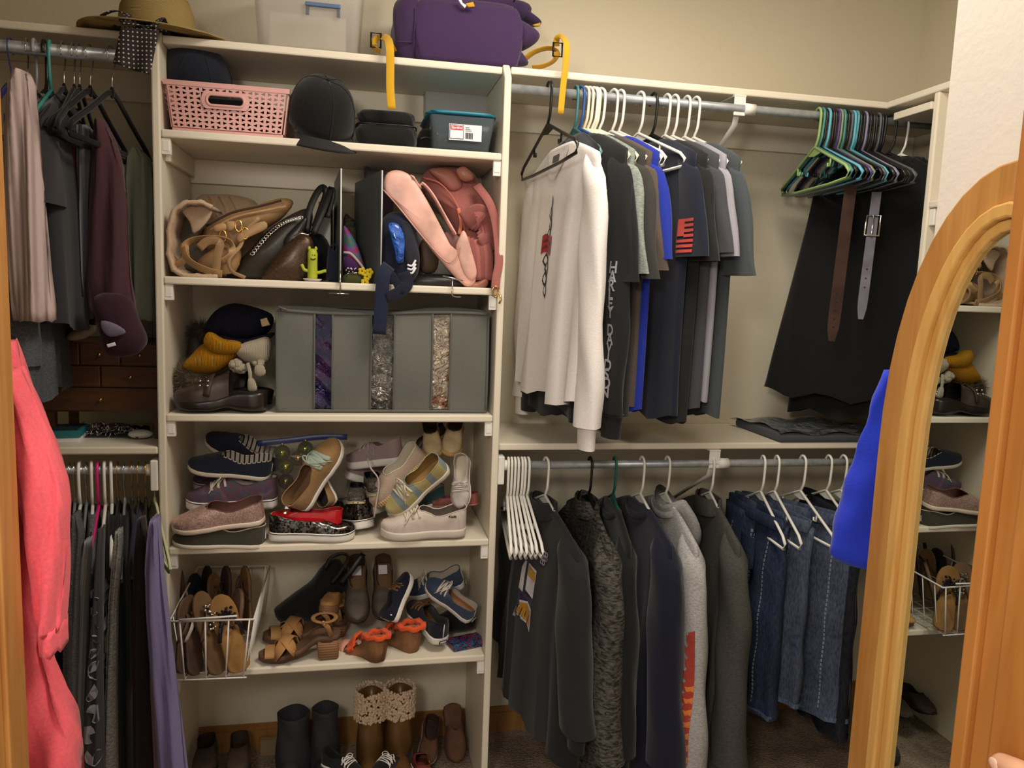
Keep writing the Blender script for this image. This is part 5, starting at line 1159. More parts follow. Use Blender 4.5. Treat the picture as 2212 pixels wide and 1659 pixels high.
WK = mat('rib', (206, 194, 172), .95, 5, .8); puff('crown', [(508, 760), (522, 742), (552, 732), (582, 728), (584, 770), (570, 786), (536, 784)], .085, .09, WK, t, og)
b = MB(); rj = random.Random(8)
for px, py, r in ((510, 790, .018), (522, 796, .014), (558, 782, .016)):
    c = U(px, py, .06)-og
    for k in range(40):
        d = Vector((rj.gauss(0, 1), rj.gauss(0, 1), rj.gauss(0, 1))).normalized(); b.ball(c+d*r*.6, r*.5, seg=6, n=4)
b.build('pompom', WK, t)
for pts in ([(535, 785, .05), (540, 805, .04), (541, 822, .04)], [(560, 780, .05), (561, 790, .04)]):
    MB().tube([U(*p)-og for p in pts], .005, 8, smooth=3).build('braid', WK, t)
puff('tassel', [(536, 818), (548, 818), (556, 840), (548, 846), (536, 842)], .04, .02, WK, t, og); puff('tassel', [(552, 790), (568, 788), (574, 806), (562, 814), (550, 806)], .04, .02, WK, t, og)
# grey storage bag with three windows
GB = fab((104, 104, 98)); GB2 = fab((94, 95, 90)); lb = UZ(600, 888, z4); rb_ = UZ(1046, 890, z4)
sb = thing('storage_bag', 'large grey zip storage bag with three clear windows', 'storage bag', (lb.x, .035, z4)); ws = rb_.x-lb.x; hs = U(700, 672, .035).z-z4
def face(u, v, dep=0): # front face, slightly bulging
    return Vector((u*ws, -.014*math.sin(u*PI)*math.sin(v*PI)+.004*math.sin(u*17)*math.sin(v*5)-dep, .003+v*(hs-.003-.006*math.sin(u*5.5)*v)))
def win(px): return ((U(px, 780, .03).x-lb.x)/ws)
wins = [(win(679), win(718)), (win(801), win(851)), (win(933), win(972))]
edges = [0]+[e for w in wins for e in w]+[1]
for k in range(0, 8, 2):
    u0, u1 = edges[k], edges[k+1]; MB().grid(lambda u, v: face(u0+(u1-u0)*u, v), 10, 14).build('front_panel', GB, sb)
FO = [mat('foil', (70, 40, 92), .10, 1.6, col2=(30, 28, 90), metal=.35), mat('foil', (110, 108, 106), .06, 2.4, col2=(190, 188, 182), metal=.9), mat('foil', (160, 110, 90), .08, 1.6, col2=(220, 204, 184), metal=.4)]
for k, (u0, u1) in enumerate(wins):
    MB().grid(lambda u, v: face(u0+(u1-u0)*u, .03+.95*v, -.004+.002*math.sin(v*23+u*4)), 6, 30).build('window', FO[k], sb)
    for u in (u0, u1): MB().tube([face(u, v/10, .002) for v in range(11)], .0028, 6).build('piping', GB2, sb)
b = MB(); dp = .27
b.grid(lambda u, v: (u*ws, v*dp, hs-.006*math.sin(u*5.5)+.006*math.sin(v*PI)+.006*math.sin(u*9)*v), 24, 8); b.grid(lambda u, v: (0, u*dp, v*hs), 6, 6); b.grid(lambda u, v: (ws, u*dp, v*hs), 6, 6); b.grid(lambda u, v: (u*ws, dp, v*hs), 6, 6); b.box((0, 0, 0), (ws, dp, .003))
b.build('body', GB, sb)
for f_ in (lambda u: (u, 1.0), lambda u: (u, 0.01)): MB().tube([face(*f_(k/24), .002) for k in range(25)], .0042, 8).build('piping', GB2, sb)
for u in (0, 1): MB().tube([face(u, v/10, .002) for v in range(11)], .0035, 6).build('piping', GB2, sb)
MB().tube([face(.02, 1.0, .006), face(.01, 1.03, .012), face(.045, 1.01, .012)], .003, 6).build('zip_pull', GB2, sb)
# ============================================================ shoes
def smooth_tab(tab, t):
    for (a, x), (b, y) in zip(tab, tab[1:]):
        if t <= b:
            s = (t-a)/(b-a) if b > a else 0; s = s*s*(3-2*s); return x+(y-x)*s
    return tab[-1][1]
FOOT = [(0, 0), (.012, .45), (.05, .74), (.13, .86), (.3, .80), (.45, .80), (.62, .95), (.75, 1.0), (.86, .90), (.94, .66), (.985, .34), (1, 0)]
NST = [0, .006, .02, .05, .09, .14, .2, .26, .32, .38, .44, .5, .54, .58, .62, .66, .7, .75, .8, .85, .9, .94, .97, .99, 1.0]
def shoe(name, label, heel, toe, kind, um, sm, lace_w=.0062, lining=None, insole=None, roll=0.0, L=None, stripe=None, laces=None, hw=.040, mirror=False, group=None, up=(0, 0, 1), heelh=None, vamp=None, top=None, opening=None, cat='shoe', lift=0.0, solet=None, label_tag=None, cap=None):
    """a shoe lying from heel point to toe point (world), built in local metres: x from heel 0 to toe 1*Ls"""
    A = Vector(heel); B = Vector(toe); Ls = .245; sc = (B-A).length/Ls
    t = thing(name, label, cat, A, group=group); frame(t, B-A, up, roll, sc, A)
    P = {'slip': dict(st=.013, hl=.052, vp=.050, th=.024, op=.60, ob=.05, om=.60), 'sneaker': dict(st=.026, hl=.060, vp=.058, th=.028, op=.56, ob=.04, om=.52),
         'flat': dict(st=.005, hl=.050, vp=.034, th=.026, op=.76, ob=.04, om=.66), 'clog': dict(st=.03, hl=.0, vp=.066, th=.034, op=.46, ob=.3, om=.5),
         'runner': dict(st=.028, hl=.072, vp=.066, th=.034, op=.52, ob=.04, om=.50)}[kind]
    if solet: P['st'] = solet
    if opening: P['op'] = opening
    hh = heelh or 0.0
    def w(s): return hw*smooth_tab(FOOT, s)
    def zb(s): return (.008*max(0, (s-.8)/.2)**2+(.004 if kind != 'clog' else .012)*max(0, 1-abs(s-.42)/.22)**2*(1 if hh else .3))
    def zt(s): return P['st']+hh*smooth_tab([(0, 1), (.28, .95), (.58, .15), (.72, 0), (1, 0)], s)+.006*max(0, (s-.82)/.18)**2
    def arch(s): return smooth_tab([(0, P['hl'] or .03), (.06, P['hl'] or .03), (.35, (P['hl'] or .05)*P.get('mid', .70)), (P['op']-.06, P['vp']), (P['op']+.03, P['vp']*.97), (.78, P['vp']*.70), (.9, P['th']), (.97, P['th']*.72), (1, P['th']*.35)], s)
    def opn(s):
        if s >= P['op']: return 0.0
        if kind == 'clog': return P['om']*min(1, ((P['op']-s)/.10)**.5)
        return P['om']*min(1, ((P['op']-s)/.16))**.5
    t0 = .40 if kind == 'clog' else 0.0
    us = [s for s in NST if s >= t0-1e-6]; K = 9; e = .62
    if kind == 'clog': us = [t0]+us
    def wall(sgn, k_in, h_in):
        R = []
        for s in us:
            th = PI/2*(1-opn(s)); H = arch(s)/max(math.sin(th), .2)**e if opn(s) > 0 else arch(s); row = []
            for i in range(K+1):
                a = th*i/K; y = w(s)*(math.cos(a)**e if math.cos(a) > 0 else 0)*k_in; z = H*math.sin(a)**e*h_in
                row.append(Vector((s*Ls, sgn*y, zt(s)+z)))
            R.append(row)
        return R
    b = MB()
    for sg in (-1, 1): b.rings(wall(sg, 1.0, 1.0), False, False, False)
    upo = b.build('upper', um, t)
    b = MB()
    for sg in (-1, 1): b.rings([r for r, s in zip(wall(sg, .93, .985), us) if s < P['op']+.16], False, False, False)
    b.build('lining', lining or um, t)
    # topline binding
    rim = [r[-1] for r, s in zip(wall(1, 1, 1), us) if s <= P['op']+.001]; rim2 = [r[-1] for r, s in zip(wall(-1, 1, 1), us) if s <= P['op']+.001]
    s = P['op']; tip = Vector((s*Ls, 0, zt(s)+arch(s)))
    pth = rim+[tip]+rim2[::-1] if kind != 'clog' else rim+[tip]+rim2[::-1]
    pp = [pth[0]]
    for q in pth[1:]:
        if (q-pp[-1]).length > .0015: pp.append(q)
    MB().tube(pp, .0016, 6, closed=(kind != 'clog')).build('topline', lining if kind == 'slip' and lining else um, t)
    # insole and sole
    b = MB(); ins = [s for s in NST if 0.01 < s < .93]
    b.rings([[Vector((s*Ls, y*w(s)*.94, zt(s)+.0022)) for y in (-1, -.5, 0, .5, 1)] for s in ins], False, False, False); b.build('insole', insole or lining or um, t)
    R = []
    for s in NST:
        W2 = w(s)*1.045+.0014; R.append([Vector((s*Ls, -W2*.95, zb(s))), Vector((s*Ls, -W2, zb(s)+(zt(s)-zb(s))*.3)), Vector((s*Ls, -W2, zt(s)*.85+.15*zb(s))), Vector((s*Ls, -W2*.96, zt(s)+.001)), Vector((s*Ls, W2*.96, zt(s)+.001)), Vector((s*Ls, W2, zt(s)*.85+.15*zb(s))), Vector((s*Ls, W2, zb(s)+(zt(s)-zb(s))*.3)), Vector((s*Ls, W2*.95, zb(s)))])
    solo = MB().rings(R, True, True).build('sole', sm, t)
    if stripe:
        pth = [Vector((s*Ls, w(s)*1.06+.0016, zt(s)*.90+.10*zb(s))) for s in NST]+[Vector((s*Ls, -w(s)*1.06-.0016, zt(s)*.90+.10*zb(s))) for s in NST[::-1]]
        MB().tube(pth, .0011, 5, closed=True).build('foxing_stripe', stripe, solo)
    if laces:
        for k in range(5):
            s = P['op']+.02+k*.036; th = 1.0; row = []
            for i in range(-5, 6):
                a = PI/2-abs(i)/5*.95; row.append(Vector((s*Ls+.006*(i/5)*(1 if k % 2 else -1), math.copysign(w(s)*math.cos(a)**e, i), zt(s)+arch(s)*math.sin(a)**e+.0022)))
            MB().tube(row, 0, 8, flat=(lace_w, .0022), up=(0, 0, 1)).build('lace', laces, upo)
        s = P['op']+.01; c = Vector((s*Ls, 0, zt(s)+arch(s)+.004)); sg = -1 if mirror else 1
        for dy in (-1, 1): MB().tube([c, c+Vector((.004, dy*.020, .012)), c+Vector((.012, dy*.034, .004)), c+Vector((.014, dy*.026, -.006)), c+Vector((.004, dy*.004, .002))], 0, 6, smooth=4, flat=(.0042, .0018), up=(0, 0, 1)).build('lace_bow', laces, upo)
        for dy in (-1, 1): MB().tube([c, c+Vector((.012, dy*.020, .004)), c+Vector((.030, dy*.034, -.018)), c+Vector((.040, dy*.040, -.034))], .0016, 6, smooth=4).build('lace_end', laces, upo)
    if label_tag:
        o = bx((-.0022, -.008, P['st']+hh+.012), (-.0008, .008, P['st']+hh+.032)).build('heel_tab', PWHT, t, False)
    if cap:
        R = [[v+Vector((.0006, 0, .0008)) for v in r] for r, s in zip(wall(1, 1.012, 1.012), us) if s > .80]; R2 = [[v+Vector((.0006, 0, .0008)) for v in r] for r, s in zip(wall(-1, 1.012, 1.012), us) if s > .80]
        MB().rings(R, False, False, False).rings(R2, False, False, False).build('toe_cap', cap, t)
    t['_k'] = kind; del t['_k']
    return t
def S(h, o): return U(*h), U(*o)
LTS = mat('fabric', (206, 196, 178), .9); RUB = mat('plastic', (216, 206, 190), .6); RUBW = mat('plastic', (226, 222, 214), .5); CANV = lambda c: mat('fabric', c, .9, .8, .5)
z5 = Z5+.0097; z6 = Z6+.0097
G4 = 'shoes piled on the sneaker shelf'; G5 = 'shoes on the sandal shelf'
NAVYC = CANV((34, 40, 56)); STRP = mat('stripe', (20, 20, 24), .9, 22, col2=(206, 198, 184), dir='X', p=.18)
# ---- hat shelf clogs
CLG = mat('leather', (58, 46, 40), .45, bump=.2); CLGS = mat('leather', (36, 28, 25), .3, bump=.1)
c1 = shoe('leather_clog', 'dark brown leather clog with buckled strap in front of the hats', U(578, 884, .045), U(377, 882, .045), 'clog', CLG, CLGS, lining=mat('leather', (40, 30, 26), .6), hw=.046, heelh=.026, cat='clog', solet=.024)
for y in (-1, 1):
    MB().tube([(.155, y*.046, .04), (.150, y*.040, .075), (.146, 0, .096)], 0, 6, smooth=4, flat=(.018, .004), up=(.3, y, .5)).build('strap', CLG, c1)
for k in range(4): MB().ball((.150+.02*(k % 2), -.047+.006*(k//2), .070+.012*(k//2)), .004, seg=8, n=5).build('stud', CHROME, c1)
for k in range(4): MB().ball((.150+.02*(k % 2), .047-.006*(k//2), .070+.012*(k//2)), .004, seg=8, n=5).build('stud', CHROME, c1)
shoe('leather_clog', 'second brown clog tipped up behind the buckled one', U(586, 872, .17), U(440, 850, .20), 'clog', CLG, CLGS, roll=.3, hw=.046, heelh=.026, cat='clog', solet=.024)
# ---- sneaker shelf (left to right)
GLT = mat('glitter', (190, 158, 148), .45, .8); 
shoe('slip_on_shoe', 'dark olive canvas slip-on underneath the glitter one at the shelf front', U(572, 1178, .03), U(372, 1176, .03), 'slip', CANV((66, 62, 52)), RUB, lining=LTS, group=G4, label_tag=1, solet=.010)
o = shoe('slip_on_shoe', 'rose gold glitter slip-on lying on the olive one', U(574, 1122, .025), U(373, 1146, .025), 'slip', GLT, mat('plastic', (222, 206, 186), .6), lining=mat('leather', (112, 76, 68), .8), roll=-.2, group=G4)
shoe('low_sneaker', 'purple galaxy print low sneaker with white laces', U(600, 1092, .13), U(402, 1100, .12), 'sneaker', mat('multi', rough=.8, scale=1.1, interp='LINEAR', cols=((40, 42, 60), (66, 62, 90), (96, 58, 74), (58, 74, 86), (110, 74, 88))), RUBW, lining=LTS, stripe=BPL, laces=LTS, group=G4)
shoe('low_sneaker', 'second galaxy print sneaker under the navy slip-on', U(600, 1050, .24), U(420, 1060, .27), 'sneaker', mat('multi', rough=.8, scale=1.1, interp='LINEAR', cols=((40, 42, 60), (66, 62, 90), (96, 58, 74), (58, 74, 86), (110, 74, 88))), RUBW, lining=LTS, stripe=BPL, group=G4)
shoe('slip_on_shoe', 'navy canvas slip-on with striped lining on top of the left pile', U(585, 1030, .13), U(405, 1012, .13), 'slip', NAVYC, RUB, lining=STRP, insole=mat('leather', (150, 118, 84), .8), group=G4, label_tag=1, roll=-.25)
shoe('slip_on_shoe', 'navy canvas slip-on leaning on the back wall', U(604, 1020, .23), U(442, 952, .27), 'slip', NAVYC, RUB, lining=STRP, insole=mat('leather', (150, 118, 84), .8), group=G4, label_tag=1, roll=-.3)
RDP = mat('plastic', (190, 26, 34), .15)
shoe('ballet_flat', 'shiny red ballet flat on the black sequin sneaker', U(738, 1132, .045), U(583, 1122, .055), 'flat', RDP, mat('leather', (84, 24, 24), .5), lining=mat('leather', (150, 30, 34), .6), group=G4, hw=.034, opening=.80)
SEQ = mat('glitter', (30, 28, 28), .2, .45, col2=(120, 116, 110), gm=.9)
shoe('sequin_sneaker', 'black sequin sneaker with white sole at the shelf front', U(580, 1162, .035), U(766, 1164, .035), 'flat', SEQ, RUBW, lining=LTS, stripe=BPL, group=G4, hw=.038, opening=.66, solet=.024)
shoe('sequin_sneaker', 'black sequin sneaker pointing backwards in the middle', U(795, 1140, .06), U(700, 1130, .24), 'sneaker', SEQ, RUBW, lining=LTS, stripe=BPL, group=G4)
TANC = CANV((150, 116, 76)); MNT = mat('fabric', (158, 172, 158), .9)
shoe('tan_sneaker', 'tan sneaker with mint ribbon laces standing on its heel', U(648, 1102, .06), U(738, 952, .09), 'sneaker', TANC, RUBW, lining=mat('leather', (120, 88, 56), .8), laces=MNT, lace_w=.013, up=(-.62, -.75, .15), roll=0, group=G4, solet=.018)
shoe('tan_sneaker', 'second tan sneaker lying open behind the mint laces', U(720, 1092, .10), U(668, 985, .16), 'sneaker', TANC, RUBW, lining=mat('leather', (50, 40, 36), .8), laces=MNT, lace_w=.013, up=(-.4, -.9, .2), group=G4, solet=.018)
LEO = mat('multi', rough=.5, scale=4.5, cols=((48, 44, 40), (86, 80, 70), (30, 28, 26), (150, 140, 120)))
for k, (h, o_) in enumerate((((800, 1052, .20), (820, 1075, .035)), ((770, 1072, .18), (768, 1092, .03)))):
    q = shoe('cat_flat', ('upper' if k == 0 else 'lower')+' dark speckled flat with cat face toe pointing out', U(*h), U(*o_), 'slip', LEO, mat('plastic', (196, 184, 150), .6), lining=BPL, stripe=BPL, group=G4, cap=mat('plastic', (196, 184, 150), .6) if False else None)
    for y in (-1, 1): MB().ball((.244, y*.010, .012), .0026, seg=8, n=5).build('eye', BPL, q)
LIL = mat('fabric', (150, 130, 130), .9); 
o = shoe('running_shoe', 'mauve running shoe with slanted silver letter on top', U(872, 1000, .14), U(752, 1012, .22), 'runner', LIL, RUBW, lining=mat('fabric', (110, 96, 96), .9), laces=mat('fabric', (176, 160, 158), .9), group=G4)
text_part('N', .05, mat('plastic', (210, 206, 206), .25, metal=.6), o, TR(.115, .0345, .062) @ rotm('Z', PI) @ rotm('X', PI/2), 'side_letter')
shoe('running_shoe', 'mauve running shoe lying under its twin', U(742, 1030, .22), U(860, 1065, .26), 'runner', LIL, RUBW, lining=mat('fabric', (110, 96, 96), .9), group=G4)
MB().tube([U(*p) for p in ((792, 985, .10), (800, 1010, .04), (815, 1030, .025), (818, 1050, .02), (812, 1090, .012), (808, 1118, .012))], .0022, 6, smooth=4).build('loose_lace', mat('fabric', (176, 160, 158), .9), o).matrix_parent_inverse = o.matrix_world.inverted()
ESP = CANV((168, 148, 132)); ROPE = mat('stripe', (150, 116, 70), .9, 42, col2=(196, 168, 122), dir='X', p=.3)
shoe('espadrille', 'beige espadrille with rope edged sole leaning to the right', U(922, 985, .10), U(812, 1098, .06), 'slip', ESP, ROPE, lining=LTS, roll=-.15, group=G4, solet=.022)
shoe('perforated_sneaker', 'pale pink perforated sneaker buried under the espadrille', U(790, 1110, .12), U(880, 1075, .26), 'sneaker', mat('dots', (186, 170, 160), .9, 230, col2=(140, 124, 116)), RUBW, lining=LTS, group=G4)
o = shoe('striped_sneaker', 'faded blue and yellow canvas sneaker with lace ends', U(968, 1005, .05), U(845, 1112, .05), 'sneaker', mat('stripe', (128, 142, 146), .9, 5, col2=(176, 164, 110), dir='X', p=.25, dist=1.0), RUB, lining=mat('leather', (150, 118, 70), .8), laces=LTS, roll=-.7, group=G4, solet=.02)
shoe('teal_sneaker', 'dark teal canvas sneaker toe under the striped one', U(960, 1090, .16), U(838, 1118, .10), 'sneaker', CANV((52, 78, 80)), RUB, lining=LTS, group=G4)
GRW = mat('leather', (196, 186, 180), .6, bump=.3)
shoe('white_runner', 'white running shoe standing toe down by the right panel', U(1000, 985, .11), U(995, 1100, .06), 'runner', GRW, RUBW, lining=LTS, laces=mat('fabric', (200, 192, 186), .9), up=(-.25, -1, .35), group=G4, hw=.044)
shoe('dusty_red_flat', 'dusty red flat under the white running shoe', U(1034, 1088, .10), U(925, 1092, .14), 'flat', mat('leather', (140, 76, 72), .6), mat('leather', (170, 110, 100), .6), group=G4, hw=.036)
IVO = mat('leather', (178, 158, 122), .7, bump=.4)
for k, (h, o_) in enumerate((((930, 925, .26), (938, 992, .10)), ((985, 915, .26), (972, 990, .10)))):
    shoe('ivory_flat', ('left' if k == 0 else 'right')+' ivory woven flat of the pair under the fourth shelf', U(*h), U(*o_), 'slip', IVO, mat('leather', (196, 160, 90), .6), lining=mat('leather', (90, 70, 50), .7), up=(0, -.5, 1) if k else (-.2, -.5, 1), group=G4)
shoe('dark_pump', 'dark brown pump at the back behind the ivory flats', U(965, 930, .30), U(890, 975, .28), 'flat', mat('leather', (62, 48, 40), .5), BPL, group=G4)
PNK = mat('dots', (206, 192, 182), .9, 260, col2=(176, 160, 152)); 
o = shoe('canvas_sneaker', 'pale pink canvas sneaker with white laces at the shelf front', U(1006, 1150, .03), U(822, 1158, .03), 'sneaker', PNK, mat('plastic', (214, 202, 190), .6), lining=mat('fabric', (120, 106, 98), .9), laces=LTS, roll=-.16, group=G4, hw=.038, solet=.024)
text_part('Keds', .011, BPL, o, TR(.045, .0372, .070) @ rotm('Z', PI) @ rotm('X', PI/2), 'brand_tab')
# ornaments in a zip bag
t, og = bag('ornament_bag', 'clear zip bag of shiny gold and green ornaments behind the shoes', 'bag', (650, 1075), .17)
for k, (px, py, c) in enumerate(((610, 978, (120, 130, 30)), (645, 990, (150, 116, 30)), (618, 1008, (140, 140, 40)), (618, 1040, (110, 96, 44)), (628, 1068, (150, 140, 80)), (660, 970, (110, 120, 40)))):
    MB().ball(U(px, py, .17)-og, .022, seg=16, n=10).build('ornament', mat('plastic', c, .12, metal=.85), t); c_ = U(px, py, .17)-og; MB().tube([c_+Vector((0, 0, .021)), c_+Vector((0, 0, .028))], .004, 8).build('cap', GOLD, t)
puff('film', [(570, 960), (640, 950), (740, 948), (752, 1000), (735, 1085), (610, 1088), (590, 1030)], .18, .09, mat('clear', (210, 206, 200), .08, alpha=.10, tr=.2), t, og); strap_px(t, og, [(556, 958, .17), (620, 952, .17), (690, 944, .17), (750, 944, .17)], .016, mat('plastic', (44, 58, 110), .4), 'zip_seal', .004)
t, og = bag('gem_charm', 'small clear jewelled charm on the red flat', 'charm', (620, 1098), .04); b = MB(); b.ball((0, 0, 0), .010, .006, .012, 6, 4); b.build('stone', CHROME, t, False); MB().ball((-.004, -.004, -.012), .006, .005, .005, 6, 4).build('stone', mat('plastic', (206, 196, 130), .15), t, False); MB().ball((.006, -.004, .006), .005, seg=6, n=4).build('stone', mat('plastic', (120, 40, 30), .15), t, False)
# ============================================================ sandal shelf
WIRE = mat('plastic', (226, 222, 218), .4)
# wire basket hanging over the shelf edge
bl_, br_ = U(380, 1470, -.075), U(533, 1463, -.075); tl_, tr_ = U(366, 1343, -.075), U(548, 1338, -.075)
wbk = thing('wire_basket', 'white wire basket of sandals sticking out over the shelf', 'basket', (bl_.x, -.075, bl_.z)); og = Vector(wbk.location)
dpb = .35
def bp(u, v, w): # u across, v depth, w height
    lo = bl_+(br_-bl_)*u; hi = tl_+(tr_-tl_)*u; q = lo+(hi-lo)*w-og; return q+Vector((0, v*dpb, max(0, (Z6+.016-og.z)-q.z)*min(1, v*4) if w < .3 else v*.01))
def wtube(pts, r=.0018, nm='wire', closed=False): return MB().tube(pts, r, 6, closed=closed).build(nm, WIRE, wbk)
wtube([bp(0, 0, 1), bp(1, 0, 1), bp(1, 1, 1), bp(0, 1, 1)], .0028, 'rim', True)
for u in (.12, .42, .70, .95): wtube([bp(u, 0, 1.0), bp(u, 0, 0), bp(u, .3, 0), bp(u, 1, 0), bp(u, 1, 1)], .0022, 'upright')
for v in (.1, .25, .4, .55, .7, .85):
    wtube([bp(0, v, 1), bp(.04, v, 0), bp(.96, v, 0), bp(1, v, 1)], .0018, 'cross_wire')
wtube([bp(0, 0, 0), bp(1, 0, 0)], .0022, 'front_wire'); wtube([bp(.12, -.012, 1.04), bp(.8, -.012, 1.08)], .0026, 'label_wire')
TW_ = mat('leather', (96, 72, 54), .7); CORK = mat('leather', (136, 98, 48), .8, bump=.3)
def flipflop(name, label, heel, toe, up, sm, strapm, sc_w=.037, th=.011, group='sandals in the wire basket', gem=None, L=.24):
    A, B = Vector(heel), Vector(toe); s = (B-A).length/.245; t = thing(name, label, 'sandal', A, group=group); frame(t, B-A, up, 0, s, A); Ls = .245
    R = [[Vector((q*Ls, y*sc_w*smooth_tab(FOOT, q), z)) for y, z in ((-1, 0), (-1.02, th*.5), (-.97, th), (.97, th), (1.02, th*.5), (1, 0))] for q in NST]
    MB().rings(R, True, True).build('sole', sm, t)
    MB().rings([[Vector((q*Ls, y*sc_w*.9*smooth_tab(FOOT, q), th+.0008)) for y in (-1, 0, 1)] for q in NST[1:-1]], False, False, False).build('footbed', sm, t)
    for y in (-1, 1): MB().tube([(.19, 0, th), (.175, y*.008, th+.016), (.14, y*.028, th+.020), (.105, y*.036, th)], 0, 8, smooth=4, flat=(.012, .003), up=(0, 0, 1)).build('thong_strap', strapm, t)
    if gem:
        b = MB(); rj = random.Random(len(label))
        for k in range(34): b.ball((.13+rj.random()*.07, rj.uniform(-.026, .026), th+.018+rj.random()*.008), rj.uniform(.003, .006), seg=6, n=4)
        b.build('beading', gem, t)
    return t
YB_ = .0
GEMS = mat('plastic', (205, 205, 200), .12, metal=1.0); JET = mat('plastic', (26, 26, 34), .1)
flipflop('flat_sandal', 'brown thong sandal standing at the left of the wire basket', U(392, 1455, -.045), U(398, 1290, .01), (.85, -.5, 0), TW_, TW_)
flipflop('flat_sandal', 'brown sandal with pale buckle leaning second in the wire basket', U(420, 1460, -.045), U(405, 1285, .03), (.8, -.55, 0), mat('leather', (84, 62, 48), .7), mat('leather', (196, 186, 176), .4))
flipflop('gem_sandal', 'tan sandal with silver gem strap in the wire basket', U(470, 1458, -.050), U(428, 1278, .02), (.75, -.6, 0), mat('leather', (108, 80, 50), .7), TW_, gem=GEMS)
flipflop('gem_sandal', 'tan flip flop with black jewels facing out of the wire basket', U(520, 1452, -.050), U(470, 1285, .02), (.45, -.88, .1), CORK, JET, gem=JET, sc_w=.042)
flipflop('flat_sandal', 'tan sandal at the right side of the wire basket', U(500, 1450, -.02), U(520, 1270, .08), (-.8, -.6, 0), TW_, mat('leather', (140, 108, 70), .6))
for k in range(7):
    x = 395+k*24; flipflop('dark_sandal', ['worn brown', 'dark navy', 'black', 'dull tan', 'chocolate brown', 'grey brown', 'bronze'][k]+' sandal standing at the back of the wire basket', U(x, 1380-k*3, .10+.02*(k % 3)), U(x+(k % 3-1)*8, 1222+(k % 2)*16, .17+.02*(k % 3)), (.8 if k % 2 else -.8, -.6, 0), mat('leather', [(84, 66, 52), (34, 36, 48), (30, 28, 28), (124, 94, 60), (60, 42, 34), (88, 78, 68), (110, 80, 48)][k], .7), mat('leather', [(60, 46, 38), (26, 28, 38), (24, 22, 22), (92, 70, 48), (48, 34, 28), (70, 62, 54), (84, 60, 40)][k], .6))
# ---- block heel sandals
SND = mat('leather', (166, 122, 74), .8, bump=.25); FBD = mat('leather', (98, 70, 50), .8); STK = mat('stripe', (112, 78, 50), .7, 40, col2=(152, 112, 76), dir='Z', p=.35)
def heel_sandal(name, label, heel, toe, up=(0, 0, 1), hh=.055, group=G5):
    A, B = Vector(heel), Vector(toe); t = thing(name, label, 'sandal', A, group=group); frame(t, B-A, up, 0, (B-A).length/.245, A); Ls = .245
    def zt(q): return .022+hh*smooth_tab([(0, 1), (.25, .96), (.58, .18), (.72, 0), (1, .03)], q)
    R = [[Vector((q*Ls, y*.038*smooth_tab(FOOT, q), zt(q)-(.020 if z == 0 else 0))) for y, z in ((-1, 0), (-1.03, .5), (-.97, 1), (.97, 1), (1.03, .5), (1, 0))] for q in NST]
    MB().rings(R, True, True).build('sole', FBD, t)
    R = [[Vector((.006+.070*x*(1-.12*(1-z)), y*.031, z*(zt(.12)-.018))) for x, y in ((0, -.7), (0.12, -1), (.9, -1), (1, -.7), (1, .7), (.9, 1), (.12, 1), (0, .7))] for z in (0, .5, 1)]
    MB().rings(R, True, True).build('block_heel', STK, t)
    def cross(q0, q1, h, w_): 
        pts = []
        for i in range(9):
            a = PI*i/8; q = q0+(q1-q0)*i/8; pts.append((q*Ls, .041*math.cos(a)*smooth_tab(FOOT, q)*1.02, zt(q)-.004+h*math.sin(a)))
        MB().tube(pts, 0, 8, flat=(w_, .0035), up=(0, 0, 1)).build('cross_strap', SND, t)
    cross(.80, .52, .044, .036); cross(.56, .80, .040, .036); cross(.86, .86, .020, .030)
    MB().tube([(.02+.035*math.cos(a)+.03, .036*math.sin(a), zt(.1)+.046) for a in (2*PI*k/20 for k in range(20))], 0, 8, closed=True, flat=(.013, .003), up=(0, 0, 1)).build('ankle_strap', SND, t)
    for y in (-1, 1): MB().tube([(.03, y*.034, zt(.1)), (.04, y*.037, zt(.1)+.03), (.055, y*.036, zt(.1)+.046)], 0, 8, flat=(.014, .003), up=(0, y, .1)).build('side_strap', SND, t)
    MB().tube([(.055+.006*math.cos(a), .0385, zt(.1)+.046+.006*math.sin(a)) for a in (2*PI*k/10 for k in range(10))], .0012, 5, closed=True).build('buckle', GOLD, t)
    return t
heel_sandal('block_heel_sandal', 'tan crisscross block heel sandal at the shelf front', U(735, 1412, .05), U(558, 1426, .035))
heel_sandal('block_heel_sandal', 'tan block heel sandal behind its twin beside the wire basket', U(745, 1382, .19), U(566, 1384, .15))
# ---- black bag with loop handle
t, og = bag('black_wristlet', 'black crumpled bag with loop handle at the back of the sandal shelf', 'bag', (660, 1310), .22)
puff('body', [(592, 1320), (600, 1310), (640, 1280), (672, 1256), (700, 1220), (735, 1210), (752, 1250), (745, 1310), (705, 1350), (640, 1330), (605, 1340)], .24, .10, fab((24, 24, 25)), t, og)
strap_px(t, og, [(700, 1230, .19), (715, 1205, .19), (740, 1196, .19), (752, 1206, .19), (735, 1236, .19), (715, 1262, .19)], .010, BPL, 'loop_handle', .003, up=(.3, .9, .3)); strap_px(t, og, [(735, 1262, .19), (760, 1232, .19), (785, 1196, .20)], .016, BPL, 'strap', .004, up=(.3, .9, .3))
